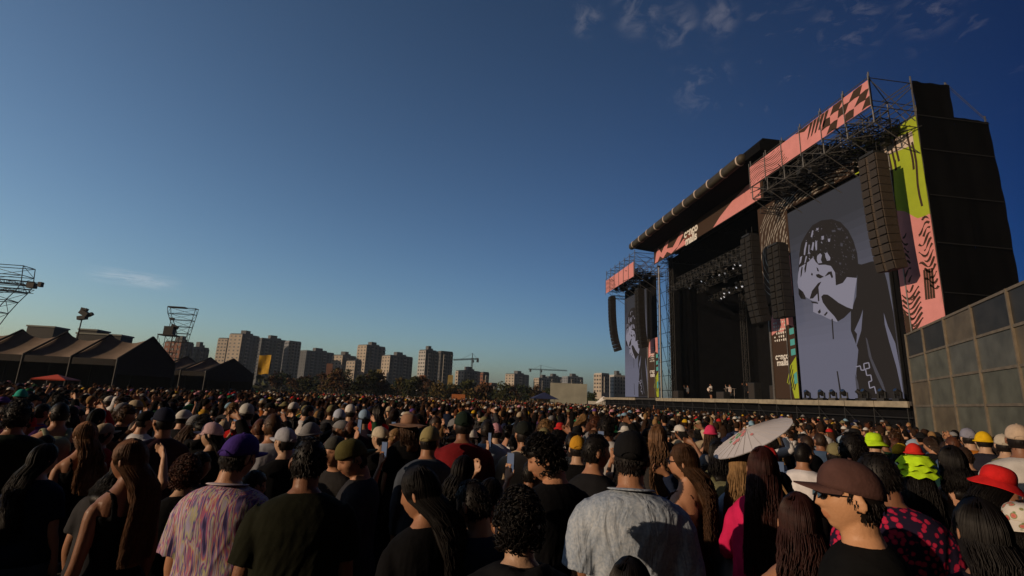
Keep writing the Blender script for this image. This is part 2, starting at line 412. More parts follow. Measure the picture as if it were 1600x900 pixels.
def shirt_soup(P, kind):
    out = []
    off = {'tee': .020, 'tank': .010, 'loose': .034, 'long': .022, 'hoodie': .036, 'crop': .009}[kind]
    z0 = {'crop': 1.10, 'tank': .88}.get(kind, .86 if kind == 'tee' else .82)
    r = torso_rings(P, off, z0, 1.46)
    pts = [q[0] for q in r]; ra = [q[1] for q in r]
    if kind in ('tee', 'loose', 'long', 'hoodie'):      # cloth hangs from chest: no waist
        mx = max(a for a, b in ra)
        ra = [(max(a, (mx*.96 if z.z < 1.3 else 0)), max(b, .128*P['w'] if z.z < 1.3 else 0)) for (a, b), z in zip(ra, pts)]
        nk = .064 if kind != 'hoodie' else .085
        pts.append(Vector((0, -.012, 1.492))); ra.append((nk*(.98 if P['fem'] else 1.1), nk*1.0))
        pts[-2].z = 1.455; ra[-2] = (ra[-2][0]*.97, ra[-2][1])
    else:
        pts = [q for q in pts if q.z < 1.40]; ra = ra[:len(pts)]
    q, rr = smooth_path(pts, ra, 2)
    out.append(soup_tube(q, rr, 30, p=2.35, cap=False))
    if kind in ('tank', 'crop'):
        for s_ in (-1, 1):
            x = s_*.085
            out.append(soup_tube(*smooth_path([(x*.95, .118, 1.30), (x, .085, 1.42), (x, -.01, 1.462), (x, -.085, 1.43), (x*.95, -.115, 1.32)], [(.020, .008)]*5, 3), n=8))
    if kind == 'hoodie':
        out.append(soup_tube(*smooth_path([(-.10, -.045, 1.475), (-.06, -.115, 1.47), (0, -.14, 1.45), (.06, -.115, 1.47), (.10, -.045, 1.475)], [.03, .045, .052, .045, .03], 3), n=12))
    wk = (.88 if P['fem'] else 1.0)*P['w']**.6
    if kind in ('tee', 'loose', 'long', 'hoodie'):
        for s_ in (-1, 1):
            S, E, W, hd, n_ = arm_joints(P, s_)
            if kind in ('tee', 'loose'):
                k = .72 if kind == 'tee' else .86
                g = 1.28 if kind == 'tee' else 1.52
                pa = [S+Vector((-s_*.07, 0, -.005)), S+Vector((-s_*.012, 0, .0)), S+(E-S)*.2, S+(E-S)*.5, S+(E-S)*k]
                ra_ = [.060*wk, .066*wk, .064*wk*g*.9, .058*wk*g, .060*wk*g]
            else:
                g = 1.30 if kind == 'long' else 1.55
                pa = [S+Vector((-s_*.06, 0, .006)), S+(E-S)*.15, S+(E-S)*.55, E, E+(W-E)*.5, E+(W-E)*.93]
                ra_ = [.056*wk*g*.9, .058*wk*g*.9, .050*wk*g, .046*wk*g, .040*wk*g, .032*wk*g]
            q, rr = smooth_path(pa, ra_, 3)
            out.append(soup_tube(q, rr, 16, cap=False))
    return out

def trouser_soup(P, shorts=False):
    out = []; hx = .092*P['w']**.5
    r = torso_rings(P, .014, .80, 1.04)
    if P['fem']: r = r[:3]
    out.append(soup_tube([q[0] for q in r], [q[1] for q in r], 24, p=2.35, cap=True))
    for s_ in (-1, 1):
        if shorts: pa = [(s_*hx, 0, .90), (s_*hx*1.02, .003, .72), (s_*hx*1.05, .01, .50)]; ra = [.100*P['w'], .092*P['w'], .088]
        else: pa = [(s_*hx, 0, .90), (s_*hx*1.02, .003, .70), (s_*hx*1.05, .008, .49), (s_*hx*1.06, -.012, .30), (s_*hx*1.08, -.015, .09)]; ra = [.098*P['w'], .088*P['w'], .068, .063, .066]
        q, rr = smooth_path(pa, ra, 3); out.append(soup_tube(q, rr, 16, cap=False))
    return out
def shoe_soup(P):
    out = []; hx = .092*P['w']**.5
    for s_ in (-1, 1):
        out.append(soup_tube([(s_*hx*1.08, -.075, .05), (s_*hx*1.09, -.01, .058), (s_*hx*1.12, .08, .046), (s_*hx*1.14, .16, .036), (s_*hx*1.14, .195, .028)],
                             [(.036, .048), (.043, .056), (.046, .044), (.048, .034), (.034, .022)], 14, p=2.6))
    return out

def remesh(soup, name, vox, mat_, keep=1.0, disp=None, smooth_it=1, tint=None):
    """union closed shells into one continuous surface"""
    V = []; F = []
    for v, f in soup:
        k = len(V); V += [tuple(q) for q in v]; F += [tuple(i+k for i in q) for q in f]
    me = bpy.data.meshes.new('tmp'); me.from_pydata(V, [], F)
    b = bmesh.new(); b.from_mesh(me); bmesh.ops.recalc_face_normals(b, faces=b.faces[:]); b.to_mesh(me); b.free()
    o = bpy.data.objects.new('tmp', me); COL.objects.link(o)
    md = o.modifiers.new('r', 'REMESH'); md.mode = 'VOXEL'; md.voxel_size = vox
    if smooth_it: sm = o.modifiers.new('s', 'SMOOTH'); sm.iterations = smooth_it; sm.factor = .5
    if keep < 1: dc = o.modifiers.new('d', 'DECIMATE'); dc.ratio = keep
    dg = bpy.context.evaluated_depsgraph_get(); dg.update()
    out = bpy.data.meshes.new_from_object(o.evaluated_get(dg))
    bpy.data.objects.remove(o); bpy.data.meshes.remove(me)
    out.name = name; out.materials.clear(); out.materials.append(mat_)
    n = len(out.vertices); co = np.empty(n*3); out.vertices.foreach_get('co', co); co = co.reshape(-1, 3)
    if disp is not None:
        no = np.empty(n*3); out.vertices.foreach_get('normal', no); no = no.reshape(-1, 3)
        co = co + no*disp(co, no)[:, None]; out.vertices.foreach_set('co', co.ravel())
    if tint is not None:
        c = np.ones((n, 4)); c[:, :3] = tint(co); a = out.attributes.new('tint', 'FLOAT_COLOR', 'POINT'); a.data.foreach_set('color', c.ravel())
    out.polygons.foreach_set('use_smooth', [True]*len(out.polygons)); out.update()
    return out

def folds(amp=.007, seed=0):
    def f(co, no):
        r = np.random.default_rng(seed); x, y, z = co.T; d = np.zeros(len(co))
        wx = .03*np.sin(z*9+seed)+.02*np.sin(y*14+seed*2)
        for k in range(9):
            kx, ky, kz = r.normal(0, 40), r.normal(0, 30), r.normal(0, 14); ph = r.uniform(0, 6.28)
            s_ = np.sin((x+wx)*kx+y*ky+(z+wx)*kz+ph); d += (1-np.abs(s_))**2*r.uniform(.5, 1)-.25
        low = np.clip((1.5-z)/.45, .25, 1)
        return amp*d*low*.42
    return f

def face_tint(P, strong=1):
    Mi = np.array(head_matrix(P).inverted())
    def f(co):
        h = co @ Mi[:3, :3].T + Mi[:3, 3] - np.array(HC); x, y, z = h.T; c = np.ones((len(co), 3))
        fr = (y > .045)
        lips = fr & (np.abs(x) < .026) & (z < -.046) & (z > -.073) & (((x/.026)**2+((z+.0595)/.0135)**2) < 1)
        c[lips] = (.92, .74, .72)
        brow = fr & (np.abs(np.abs(x)-.032) < .019) & (np.abs(z-.036+np.abs(np.abs(x)-.030)*.15) < .0042); c[brow] = (.22, .2, .2)
        eye = fr & (((np.abs(x)-.031)/.016)**2+((z-.012)/.0062)**2 < 1); c[eye] = (.28, .22, .2)
        return c
    return f

# hair and hats are built once in the head frame
def skull_shell(scale, low_back=-.06, front=.052, n=32, m_=24, off=.0):
    V = []; F = []
    for j in range(m_+1):
        th = math.pi*j/m_
        for i in range(n):
            ph = 2*math.pi*i/n; nx, ny, nz = math.sin(th)*math.sin(ph), math.sin(th)*math.cos(ph), math.cos(th)
            z = nz*.117; fr = max(0, ny)
            # hairline height goes from the forehead down to the nape
            lim = front*min(1, max(0, (ny+.15)/.55)) + low_back*(1-min(1, max(0, (ny+.15)/.55)))
            k = scale if z > lim else scale*(1-min(1, (lim-z)/.018)*.22)
            x, y = nx*.0755*k, ny*.095*k
            if nz < 0:
                x *= 1-.2*(-nz)**1.6
                if ny < 0: y *= 1-.25*(-nz)**1.2
            V.append(Vector((x, y-off, z*k))+HC)
    for j in range(m_):
        for i in range(n): F.append((j*n+i, (j+1)*n+i, (j+1)*n+(i+1) % n, j*n+(i+1) % n))
    return V, F

def strand(P_, r0, r1, mb, n=3):
    m_ = len(P_); base = len(mb.v); T = None
    for i, p in enumerate(P_):
        t = (P_[min(i+1, m_-1)]-P_[max(i-1, 0)]).normalized(); u = t.cross(Vector((.3, .8, .5))).normalized(); v = t.cross(u)
        r = r0*(1-i/(m_-1))+r1*(i/(m_-1))
        for k in range(n): mb.v.append(tuple(p+(u*math.cos(6.2832*k/n)+v*math.sin(6.2832*k/n))*r))
    for i in range(m_-1):
        for k in range(n): mb.f.append((base+i*n+k, base+i*n+(k+1) % n, base+(i+1)*n+(k+1) % n, base+(i+1)*n+k)); mb.mi.append(0)

def hair_mesh(kind, seed=0, hero=False):
    r = random.Random(seed); mb = MB()
    if kind == 'crop':
        mb.add(*skull_shell(1.05, -.065, .045))
        for _ in range(1300 if hero else 150):
            ph = r.uniform(0, 6.283); el = r.uniform(-.55, 1.5); ny = math.cos(el)*math.cos(ph)
            if ny > .3 and el < .5: continue
            d = Vector((math.cos(el)*math.sin(ph)*.0755, math.cos(el)*math.cos(ph)*.095, math.sin(el)*.117)); dn = d.normalized()
            if el < -.1 and ny > -.2: continue
            a = HC+d*(1.03 if el > -.2 else .93); strand([a, a+dn*.004+Vector((0, 0, -.008)), a+dn*.004+Vector((r.uniform(-.004, .004), 0, -.018))], .0028 if hero else .004, .001, mb)
    elif kind == 'short':
        mb.add(*skull_shell(1.055, -.065, .045))
        for _ in range(1300 if hero else 200):
            ph = r.uniform(0, 6.283); el = r.uniform(-.5, 1.5)
            ny = math.cos(el)*math.cos(ph)
            if ny > .35 and el < .55: continue
            if el < -.1 and ny > -.2: continue
            d = Vector((math.cos(el)*math.sin(ph)*.0755, math.cos(el)*math.cos(ph)*.095, math.sin(el)*.117))
            dn = d.normalized(); tg = Vector((r.uniform(-.6, .6), r.uniform(-.5, .5), -.9 if el < 1 else -.1)).normalized()
            a = HC+d*(1.03 if el > -.2 else .95); q_ = r.uniform(.5, 1); strand([a, a+dn*.006+tg*.010, a+dn*.008*q_+tg*.026*q_], .0032 if hero else .0045, .001, mb)
    elif kind == 'curly':
        mb.add(*skull_shell(1.13, -.075, .045))
        for _ in range(520 if hero else 230):
            ph = r.uniform(0, 6.283); el = r.uniform(-.6, 1.5); ny = math.cos(el)*math.cos(ph)
            if ny > .35 and el < .5: continue
            d = Vector((math.cos(el)*math.sin(ph)*.0755, math.cos(el)*math.cos(ph)*.095, math.sin(el)*.117))
            a = HC+d*1.10; dn = d.normalized(); u = dn.cross(Vector((0, 0, 1))).normalized(); v = dn.cross(u); R_ = .011*r.uniform(.7, 1.3); q0 = r.uniform(0, 6)
            strand([a+dn*(.004+.005*k)+u*R_*math.cos(q0+k*1.5)+v*R_*math.sin(q0+k*1.5) for k in range(6)], .005, .002, mb)
    elif kind in ('long', 'wavy', 'bob', 'tail', 'bun'):
        mb.add(*skull_shell(1.06, -.08, .05))
        L = {'long': .52, 'wavy': .42, 'bob': .16, 'tail': .0, 'bun': 0}[kind]
        N_ = 1300 if hero else 190
        if L:
            q, rr = smooth_path([HC+Vector((0, -.045, .05)), HC+Vector((0, -.065, -.06)), HC+Vector((0, -.115, -.13-L*.15)), HC+Vector((0, -.165, -.10-L*.55)), HC+Vector((0, -.160, -.08-L*.95))],
                                [(.050, .030), (.070, .034), (.090, .026), (.092 if kind != 'bob' else .06, .022), (.055, .012)], 3)
            mb.add(*soup_tube(q, rr, 16))
        for k in range(N_):
            ph0 = r.uniform(0, 6.283); sg = 1 if math.sin(ph0) >= 0 else -1
            c = math.cos(ph0); pe = ph0
            if c > .0:
                a = math.acos(c); pe = sg*(rad(78)+a*.30)   # combed off the face to the side
            else: pe = sg*math.acos(c)
            ph_s = sg*math.acos(c); pts = []
            sc = r.uniform(1.07, 1.15); wv = r.uniform(0, 6.28); am = {'wavy': .014, 'long': .005, 'bob': .004}.get(kind, .003)
            for t in range(6):
                el = rad(84)-t/5*rad(90); f = t/5
                ph = ph_s*(1-f)+pe*f
                pts.append(HC+Vector((math.cos(el)*math.sin(ph)*.0755*sc, math.cos(el)*math.cos(ph)*.095*sc, math.sin(el)*.117*sc)))
            if L:
                e = pts[-1]-HC; steps = 7; tl = L*r.uniform(.75, 1.05)
                spread = r.uniform(.95, 1.25)
                for t in range(1, steps+1):
                    f = t/steps; g_ = min(1, f*L*5.5); bk = max(0, -math.cos(ph_s)); yy = e.y*(1-g_)+(-.140-.065*r.random()*(.4+.6*bk))*g_-.035*math.sin(min(1, g_*2)*1.57)*(1-g_)
                    pts.append(HC+Vector((e.x*(1+.18*f)*spread**f+am*math.sin(wv+f*11), yy+am*math.cos(wv+f*9), e.z-tl*f-.01)))
                strand(pts, .0030 if hero else .0065, .0012, mb)
            else:
                tie = HC+Vector((0, -.115, .035 if kind == 'tail' else .07)); e = pts[3]
                q = pts[:4]+[e*.45+tie*.55+Vector((0, -.01, 0)), tie]
                strand(q, .007, .004, mb)
        if kind == 'tail':
            for k in range(60 if hero else 34):
                a = r.uniform(0, 6.28); R_ = r.uniform(0, .022); l = r.uniform(.22, .34); w_ = r.uniform(0, 6)
                tie = HC+Vector((0, -.115, .035))
                strand([tie+Vector((math.cos(a)*R_*f2, -.05*math.sin(min(f*2.2, 1.57))+math.sin(a)*R_*f2, -l*f+.02*math.sin(f*3))) for f, f2 in ((0, .3), (.12, .9), (.3, 1.3), (.55, 1.3), (.8, 1), (1, .5))], .008, .002, mb)
        if kind == 'bun':
            for k in range(70):
                a = r.uniform(0, 6.28); b_ = r.uniform(-1.2, 1.2); R_ = .034
                c0 = HC+Vector((0, -.125, .075)); u = Vector((math.cos(a), .3*math.sin(a), math.sin(a))).normalized(); v = u.cross(Vector((.2, 1, .1))).normalized()
                strand([c0+(u*math.cos(t*.55+b_)+v*math.sin(t*.55+b_))*R_ for t in range(6)], .008, .005, mb)
    me = bpy.data.meshes.new('hair'); me.from_pydata(mb.v, [], mb.f); me.materials.append(HAIR)
    me.polygons.foreach_set('use_smooth', [True]*len(me.polygons)); me.update()
    return me

def hat_mesh(kind, seed=0):
    mb = MB(); r = random.Random(seed); n = 40
    def dome(a, b, h, z0, m_=12, groove=True, flat=2.0, yoff=-.004):
        V = [];
        for j in range(m_+1):
            t = j/m_; th = t*math.pi/2
            for i in range(n):
                ph = 2*math.pi*i/n; k = math.cos(th)**(2/flat) if t < 1 else 0; zz = math.sin(th)**(2/flat)
                g = 1
                if groove:
                    dd = abs(((ph+math.pi/6) % (math.pi/3))-math.pi/6)
                    g = 1-.022*math.exp(-(dd/.06)**2)*math.cos(th)
                V.append(HC+Vector((a*k*math.sin(ph)*g, yoff+b*k*math.cos(ph)*g, z0+h*zz*g)))
        F = [(j*n+i, j*n+(i+1) % n, (j+1)*n+(i+1) % n, (j+1)*n+i) for j in range(m_) for i in range(n)]
        F.append(tuple(range(n-1, -1, -1))); mb.add(V, F)
    if kind in ('cap', 'cap_back'):
        dome(.0825, .103, .108, .022, flat=2.25)
        sg = 1 if kind == 'cap' else -1
        top = []; bot = []
        for j in range(7):
            f = j/6; ro = []; ru = []
            for i in range(17):
                u = (i-8)/8; an = u*1.12
                x = .082*math.sin(an)*(1-.12*f*abs(u)**2); y0 = .100*math.cos(an)
                y = y0+.074*f*(1-.45*u*u*f)*(math.cos(u*1.35)+.05)
                z = .026-.014*f-.014*(x/.08)**2*(.3+.7*f)
                ro.append(HC+Vector((x, sg*y-.004, z))); ru.append(HC+Vector((x, sg*y-.004, z-.004)))
            top.append(ro); bot.append(ru[::-1])
        mb.grid(top); mb.grid(bot)
        mb.add(top[-1]+bot[-1][::-1], [(i, i+1, 17+i+1, 17+i) for i in range(16)])
        mb.box(HC+Vector((0, -.004, .132)), (.012, .012, .006))
        if sg > 0:  # strap opening edge at the back
            mb.add(*soup_tube([HC+Vector((.036*math.sin(a), -.1045-.002*math.cos(a), .030+.022*math.cos(a))) for a in [q*.3-1.5 for q in range(11)]], [.003]*11, 6, cap=False))
    elif kind == 'beanie':
        dome(.088, .108, .125, .0, groove=False)
        mb.add(*soup_tube([HC+Vector((.087*math.sin(a), -.004+.107*math.cos(a), .008)) for a in [q*2*math.pi/24 for q in range(25)]], [(.010, .02)]*25, 8, side=(0, 0, 1), cap=False))
    elif kind in ('bucket', 'straw', 'ruffle'):
        if kind == 'straw': dome(.084, .105, .10, .02, groove=False, flat=3.2)
        else: dome(.088, .108, .098, .02, groove=False, flat=3.0)
        W_ = {'bucket': .055, 'straw': .11, 'ruffle': .06}[kind]; dr = {'bucket': .045, 'straw': .02, 'ruffle': .055}[kind]
        for lay in ([0] if kind != 'ruffle' else [0, .045, .09]):
            G = [[], []]
            for side_ in (0, 1):
                for j in range(5):
                    f = j/4; row = []
                    for i in range(n+1):
                        ph = 2*math.pi*i/n; wob = .006*math.sin(ph*3+seed)*f
                        if kind == 'ruffle': wob = .010*math.sin(ph*9+lay*60)*f
                        row.append(HC+Vector(((.086+W_*f*(.7 if lay else 1))*math.sin(ph), -.004+(.106+W_*f*(.7 if lay else 1))*math.cos(ph), .024+lay-dr*f+wob-side_*.004)))
                    G[side_].append(row)
            mb.grid(G[0]); mb.grid([q[::-1] for q in G[1]])
            mb.add(G[0][-1]+G[1][-1], [(i, i+1, n+1+i+1, n+1+i) for i in range(n)])
    if kind in ('cap', 'cap_back'): mb.v = [(x, y, z+.13*(y-HC.y)) for x, y, z in mb.v]   # sits higher over the brow
    me = bpy.data.meshes.new('hat'); me.from_pydata(mb.v, [], mb.f); me.materials.append(HATM)
    me.polygons.foreach_set('use_smooth', [True]*len(me.polygons)); me.update()
    return me

def glasses_mesh():
    mb = MB()
    for s_ in (-1, 1):
        V = [HC+Vector((s_*.033+.023*math.cos(a), .103-.006*abs(math.cos(a)), .008+.016*math.sin(a))) for a in [k*6.2832/16 for k in range(16)]]
        mb.prism(V, (0, .004, 0)); mb.box(HC+Vector((s_*.073, .045, .014)), (.003, .105, .004))
    mb.box(HC+Vector((0, .106, .012)), (.022, .003, .004))
    me = bpy.data.meshes.new('sunglasses'); me.from_pydata(mb.v, [], mb.f); me.materials.append(GLASS); return me

PROTO = {}
def proto(key, P, top='tee', legs='long', hero=False, topmat=None, vox=None):
    vb = vox or (.0058 if hero else .0105); vs = .0085 if hero else .014
    d = {'P': P, 'M': head_matrix(P)}
    d['body'] = remesh(body_soup(P, hero), 'person', vb, SKIN, 1 if hero else .7, tint=face_tint(P), smooth_it=1)
    fs = abs(hash(key)) % 97 if False else sum(ord(c) for c in key) % 97
    d['top'] = remesh(shirt_soup(P, top), 'shirt', vs, topmat or CLOTH, 1 if hero else .7, disp=folds(.008 if top != 'tank' else .003, fs), smooth_it=2)
    d['legs'] = remesh(trouser_soup(P, legs == 'shorts'), 'trousers', .016, DENIM, .6, disp=folds(.006, fs+1))
    d['shoes'] = remesh(shoe_soup(P), 'shoes', .012, SHOE, .6)
    PROTO[key] = d
    return d
HAIRS = {}; HATS = {}; GL = None
def get_hair(kind, seed=0, hero=False, hat=False):
    k = (kind, seed, hero, hat)
    if hat and k not in HAIRS:
        kind2 = 'crop' if kind == 'short' else kind
        me = hair_mesh(kind2, seed, hero); n = len(me.vertices); co = np.empty(n*3); me.vertices.foreach_get('co', co); co = co.reshape(-1, 3)
        q = co-np.array(HC); up = q[:, 2] > .004+.1*q[:, 1]          # tucked in below the hat
        r_ = np.sqrt((q[:, 0]/.0755)**2+(q[:, 1]/.095)**2+(q[:, 2]/.117)**2); k_ = np.where(up & (r_ > 1.02), 1.02/np.maximum(r_, 1e-3), 1)
        me.vertices.foreach_set('co', (q*k_[:, None]+np.array(HC)).ravel()); me.update(); HAIRS[k] = me
    if k not in HAIRS: HAIRS[k] = hair_mesh(kind, seed, hero)
    return HAIRS[k]
def get_hat(kind):
    if kind not in HATS: HATS[kind] = hat_mesh(kind)
    return HATS[kind]
_rep = {}
def link(name, me, parent=None, color=None, mw=None):
    o = bpy.data.objects.new(name, me); COL.objects.link(o)
    if parent is not None: o.parent = parent
    if mw is not None: o.matrix_local = mw
    if color is not None: o.color = (*color, 1)
    return o
TOPN = {'tee': 'tshirt', 'tank': 'tank_top', 'loose': 'shirt', 'long': 'sweater', 'hoodie': 'hoodie', 'crop': 'crop_top'}
def person(d, loc, yaw, height, label, topname='shirt', skin=(.42, .26, .17), topc=(.05, .05, .06), legc=(.03, .04, .07), hair=None, hairc=(.012, .009, .008),
           hat=None, hatc=(.03, .03, .03), shoec=(.2, .2, .2), glasses=False, group=None, seed=0, hero=False, xs=1.0, leg='trousers', lean=(0, 0)):
    """the body is the thing; clothes, hair and hat are its parts. yaw: 0 faces +Y, positive turns to the left"""
    global GL
    k = height/1.752
    o = link('person', d['body'], None, skin); o.location = loc; o.rotation_euler = (rad(lean[0]), rad(lean[1]), yaw); o.scale = (k*xs, k*xs, k)
    tag(o, label, 'person', group)
    link(topname, d['top'], o, topc); link(leg, d['legs'], o, legc); link('shoes', d['shoes'], o, shoec)
    if hair: link('hair', get_hair(hair, seed, hero, hat is not None), o, hairc, d['M'])
    if hat: link({'cap': 'cap', 'cap_back': 'cap', 'beanie': 'beanie', 'bucket': 'bucket_hat', 'ruffle': 'bucket_hat', 'straw': 'sun_hat'}[hat], get_hat(hat), o, hatc, d['M'])
    if glasses:
        if GL is None: GL = glasses_mesh()
        link('sunglasses', GL, o, None, d['M'])
    return o
# ------------------------------------------------------------------ ground
GRASS = mat('trampled_ground', (.075, .062, .04), .95, nscale=.6, namt=.45, bump=.4, bscale=5)
mb = MB()
n_ = 40
mb.poly([(-1450, -50, 0), (850, -50, 0), (850, 2150, 0), (-1450, 2150, 0)])
g = mb.build('ground', GRASS); g['kind'] = 'structure'

# ------------------------------------------------------------------ stage
BLK = mat('black_cloth', (.006, .006, .007), .97, spec=.08, nscale=1.2, namt=.35, bump=.3, bscale=2.5)
BLKW = mat('black_mesh_cladding', (.0045, .0045, .005), .98, spec=.05, nscale=.5, namt=.3, stretch=(1, 1, .2))
ALU = mat('aluminium_tube', (.16, .155, .15), .5, metal=.5, nscale=8, namt=.3)
DSTEEL = mat('dark_steel', (.03, .03, .03), .6, metal=.4, nscale=5)
TRUSSM = mat('black_truss', (.012, .012, .012), .7)
DECKM = mat('deck_edge_panel', (.30, .26, .19), .8, nscale=2.5, namt=.3)
PLY = mat('stage_floor_board', (.05, .045, .04), .7, nscale=3)
PINK = mat('pink_print', (.66, .27, .265), .8, nscale=1.5, namt=.08, spec=.2)
BRN = mat('brown_print', (.050, .030, .020), .85, spec=.2)
LIME = mat('lime_print', (.34, .43, .03), .8, spec=.2, nscale=1.5, namt=.08)
TEAL = mat('teal_print', (.08, .36, .37), .8, spec=.2)
CREAM = mat('cream_print', (.60, .50, .43), .8, spec=.2)
WHT = mat('white_print', (.72, .70, .66), .8, spec=.2)
ROOFM = mat('roof_tarpaulin', (.05, .042, .028), .6, nscale=3, namt=.3, bump=.5, bscale=4, spec=.3)
X0, XH, ZD = 28.0, 25.0, 2.85

# deck
t = empty('stage_deck', (27.2, 55, 0), 'long raised black stage floor with a pale edge strip across the whole stage', 'stage')
mb = MB(); mb.bx(.15, 18, -28.4, 30, ZD-.25, ZD); mb.build('floor_slab', PLY, t)
mb = MB(); y = -28.3; k = 0
RR = random.Random(4)
while y < 29:
    l = 2.4
    if not (7.5 < y < 13.5): mb = MB(); mb.bx(0, .13, y+.02, y+l-.03, ZD-.34+RR.uniform(-.02, .02), ZD+.01); mb.build('edge_panel', DECKM, t)
    y += l
mb = MB(); mb.bx(.6, .7, -28.4, 30, 0, ZD-.26); mb.build('skirt', BLK, t)
mb = MB()
for i in range(25):
    y = -28+i*2.4; mb.bar((.25, y, 0), (.25, y, ZD-.27), .03)
    mb.bar((.25, y, .1), (.25, y+2.4, ZD-.5), .02)
mb.bar((.25, -28.3, 1.9), (.25, 29, 1.9), .03)
mb.build('leg_frame', TRUSSM, t)

def truss(mb, a, b, s=.25, r=.025, n=None):
    """square box truss between two points"""
    a = Vector(a); b = Vector(b); t_ = (b-a); L = t_.length; t_.normalize()
    u = t_.cross(Vector((0, 0, 1)) if abs(t_.z) < .9 else Vector((1, 0, 0))).normalized(); v = t_.cross(u)
    c = [(u*i+v*j)*s for i, j in ((1, 1), (1, -1), (-1, -1), (-1, 1))]
    for q in c: mb.bar(a+q, b+q, r, 4)
    k = n or max(2, int(L/(s*2.6)))
    for i in range(k):
        p0 = a+t_*(L*i/k); p1 = a+t_*(L*(i+1)/k)
        for j in range(4):
            q0, q1 = c[j], c[(j+1) % 4]
            if i % 2: q0, q1 = q1, q0
            mb.bar(p0+q0, p1+q1, r*.7, 3); mb.bar(p0+c[j], p0+c[(j+1) % 4], r*.7, 3)

# roof over the middle
t = empty('stage_roof', (25, 50, 23.3), 'long black canopy roof with a rolled front edge over the middle of the stage', 'roof')
mb = MB()
# slab with chamfered ends; the front edge is a thick roll
prof = [(.0, .1), (.0, .75), (.3, 1.2), (17, 1.2), (17, -.2), (3.2, -.2)]
mb.prism([(p[0], -14.7, p[1]) for p in prof], (0, 29.2, 0)); mb.build('canopy', BLK, t)
mb = MB()
q, rr = smooth_path([(-.1, -12.3, .45), (-.1, -5, .40), (-.1, 5, .45), (-.1, 14.6, .4)], [(.40, .46)]*4, 6)
mb.add(*soup_tube(q, rr, 16, side=(1, 0, 0), p=2.4)); mb.build('front_roll', ROOFM, t, smooth=True)
for i in range(11):
    y = -11.9+i*2.55; mb = MB()
    mb.add(*soup_tube([(-.1, y-.07, .43), (-.1, y+.07, .43)], [(.43, .49), (.43, .49)], 16, side=(1, 0, 0), p=2.4, cap=False)); mb.build('seam_strap', CREAM, t, smooth=True)
mb = MB()
for x in (5, 8, 12, 16): truss(mb, (x, -14, -.7), (x, 14, -.7), .35, .04)
for y in (-14, -7, 0, 7, 14): truss(mb, (4, y, -1.5), (16, y, -1.5), .3, .035)
mb.build('roof_truss', TRUSSM, t)
for y in (-11.4, 12.6):
    for x in (4.6, 15):
        mb = MB(); truss(mb, (x, y, -23.4+ZD), (x, y, -.8), .28, .035); mb.build('tower_leg', TRUSSM, t)

# backdrop and side drapes of the middle opening
t = empty('backdrop_curtain', (42, 51, ZD), 'huge plain black cloth closing the back of the stage', 'curtain')
mb = MB(); mb.bx(0, .1, -13, 13, 0, 20.3); mb.build('drape', BLK, t)
for y in (-12.9, 12.9):
    mb = MB(); mb.bx(-12, -.05, y-.05, y+.05, 0, 19.5); mb.build('side_drape', BLK, t)
mb = MB(); mb.bx(-11.9, -.02, -12.8, 12.8, 19.0, 19.1); mb.build('ceiling_drape', BLK, t)

def uvY(y_at0, y_at1, z0, z1, X):
    """banner coordinates: u along the stage front, v upward, on the plane x = X (layers step towards the crowd)"""
    return lambda u, v, k=0: Vector((X-.006*k, y_at0+(y_at1-y_at0)*u, z0+(z1-z0)*v))
def patch(F, pts, m_, parent, k=1, name='print_patch'):
    mb = MB(); mb.poly([F(u, v, k) for u, v in pts]); return mb.build(name, m_, parent, tri=True)
def ribbon_pts(c, w):
    """list of (u,v) centre line -> quads of width w(half) in v/normal direction"""
    out = []
    for i in range(len(c)-1):
        (a, b), (c_, d) = c[i], c[i+1]; wa = w[i] if isinstance(w, list) else w; wb = w[i+1] if isinstance(w, list) else w
        out.append([(a, b-wa), (c_, d-wb), (c_, d+wb), (a, b+wa)])
    return out
def ribbons(F, curves, m_, parent, k=1, name='print_line', norm=None):
    mb = MB()
    for c, w in curves:
        for q in ribbon_pts(c, w): mb.poly([F(u, v, k) for u, v in q])
    return mb.build(name, m_, parent)
def arcs_mesh(F, arcs, m_, parent, k=1, name='print_arc', clip=None):
    """true-width ribbons: arcs = list of (list of (y,z), half width in metres) given in plane metres through F identity"""
    mb = MB()
    for c, w in arcs:
        for i in range(len(c)-1):
            a = Vector(c[i]); b = Vector(c[i+1]); d = (b-a)
            if d.length < 1e-5: continue
            n = Vector((-d.y, d.x)).normalized(); wa = w[i] if isinstance(w, list) else w; wb = w[i+1] if isinstance(w, list) else w
            P = [a-n*wa, b-n*wb, b+n*wb, a+n*wa]
            if clip and not all(clip(p.x, p.y) for p in P): continue
            mb.poly([F(p.x, p.y, k) for p in P])
    return mb.build(name, m_, parent)

def letters(txt, size, F, u, v, m_, parent, k=2, name='lettering', bold=.02, spacing=1.0):
    """a word as flat mesh letters on a banner plane facing the crowd (metres)"""
    c = bpy.data.curves.new('txt', 'FONT'); c.body = txt; c.size = size; c.offset = bold*size; c.align_x = 'CENTER'; c.space_line = .72; c.space_character = spacing
    o = bpy.data.objects.new('txt', c); COL.objects.link(o)
    dg = bpy.context.evaluated_depsgraph_get(); dg.update(); me = bpy.data.meshes.new_from_object(o.evaluated_get(dg)); bpy.data.objects.remove(o)
    n = len(me.vertices); co = np.empty(n*3); me.vertices.foreach_get('co', co); co = co.reshape(-1, 3)
    o0 = F(0, 0, k)
    P = np.stack([np.full(n, o0.x), v*0+u-co[:, 0], v+co[:, 1]], 1)   # text runs towards -Y as read from the crowd
    me.vertices.foreach_set('co', P.ravel()); me.materials.clear(); me.materials.append(m_); me.update()
    ob = bpy.data.objects.new(name, me); COL.objects.link(ob); ob.parent = parent; return ob
def plane_id(X): return lambda y, z, k=0: Vector((X-.006*k, y, z))

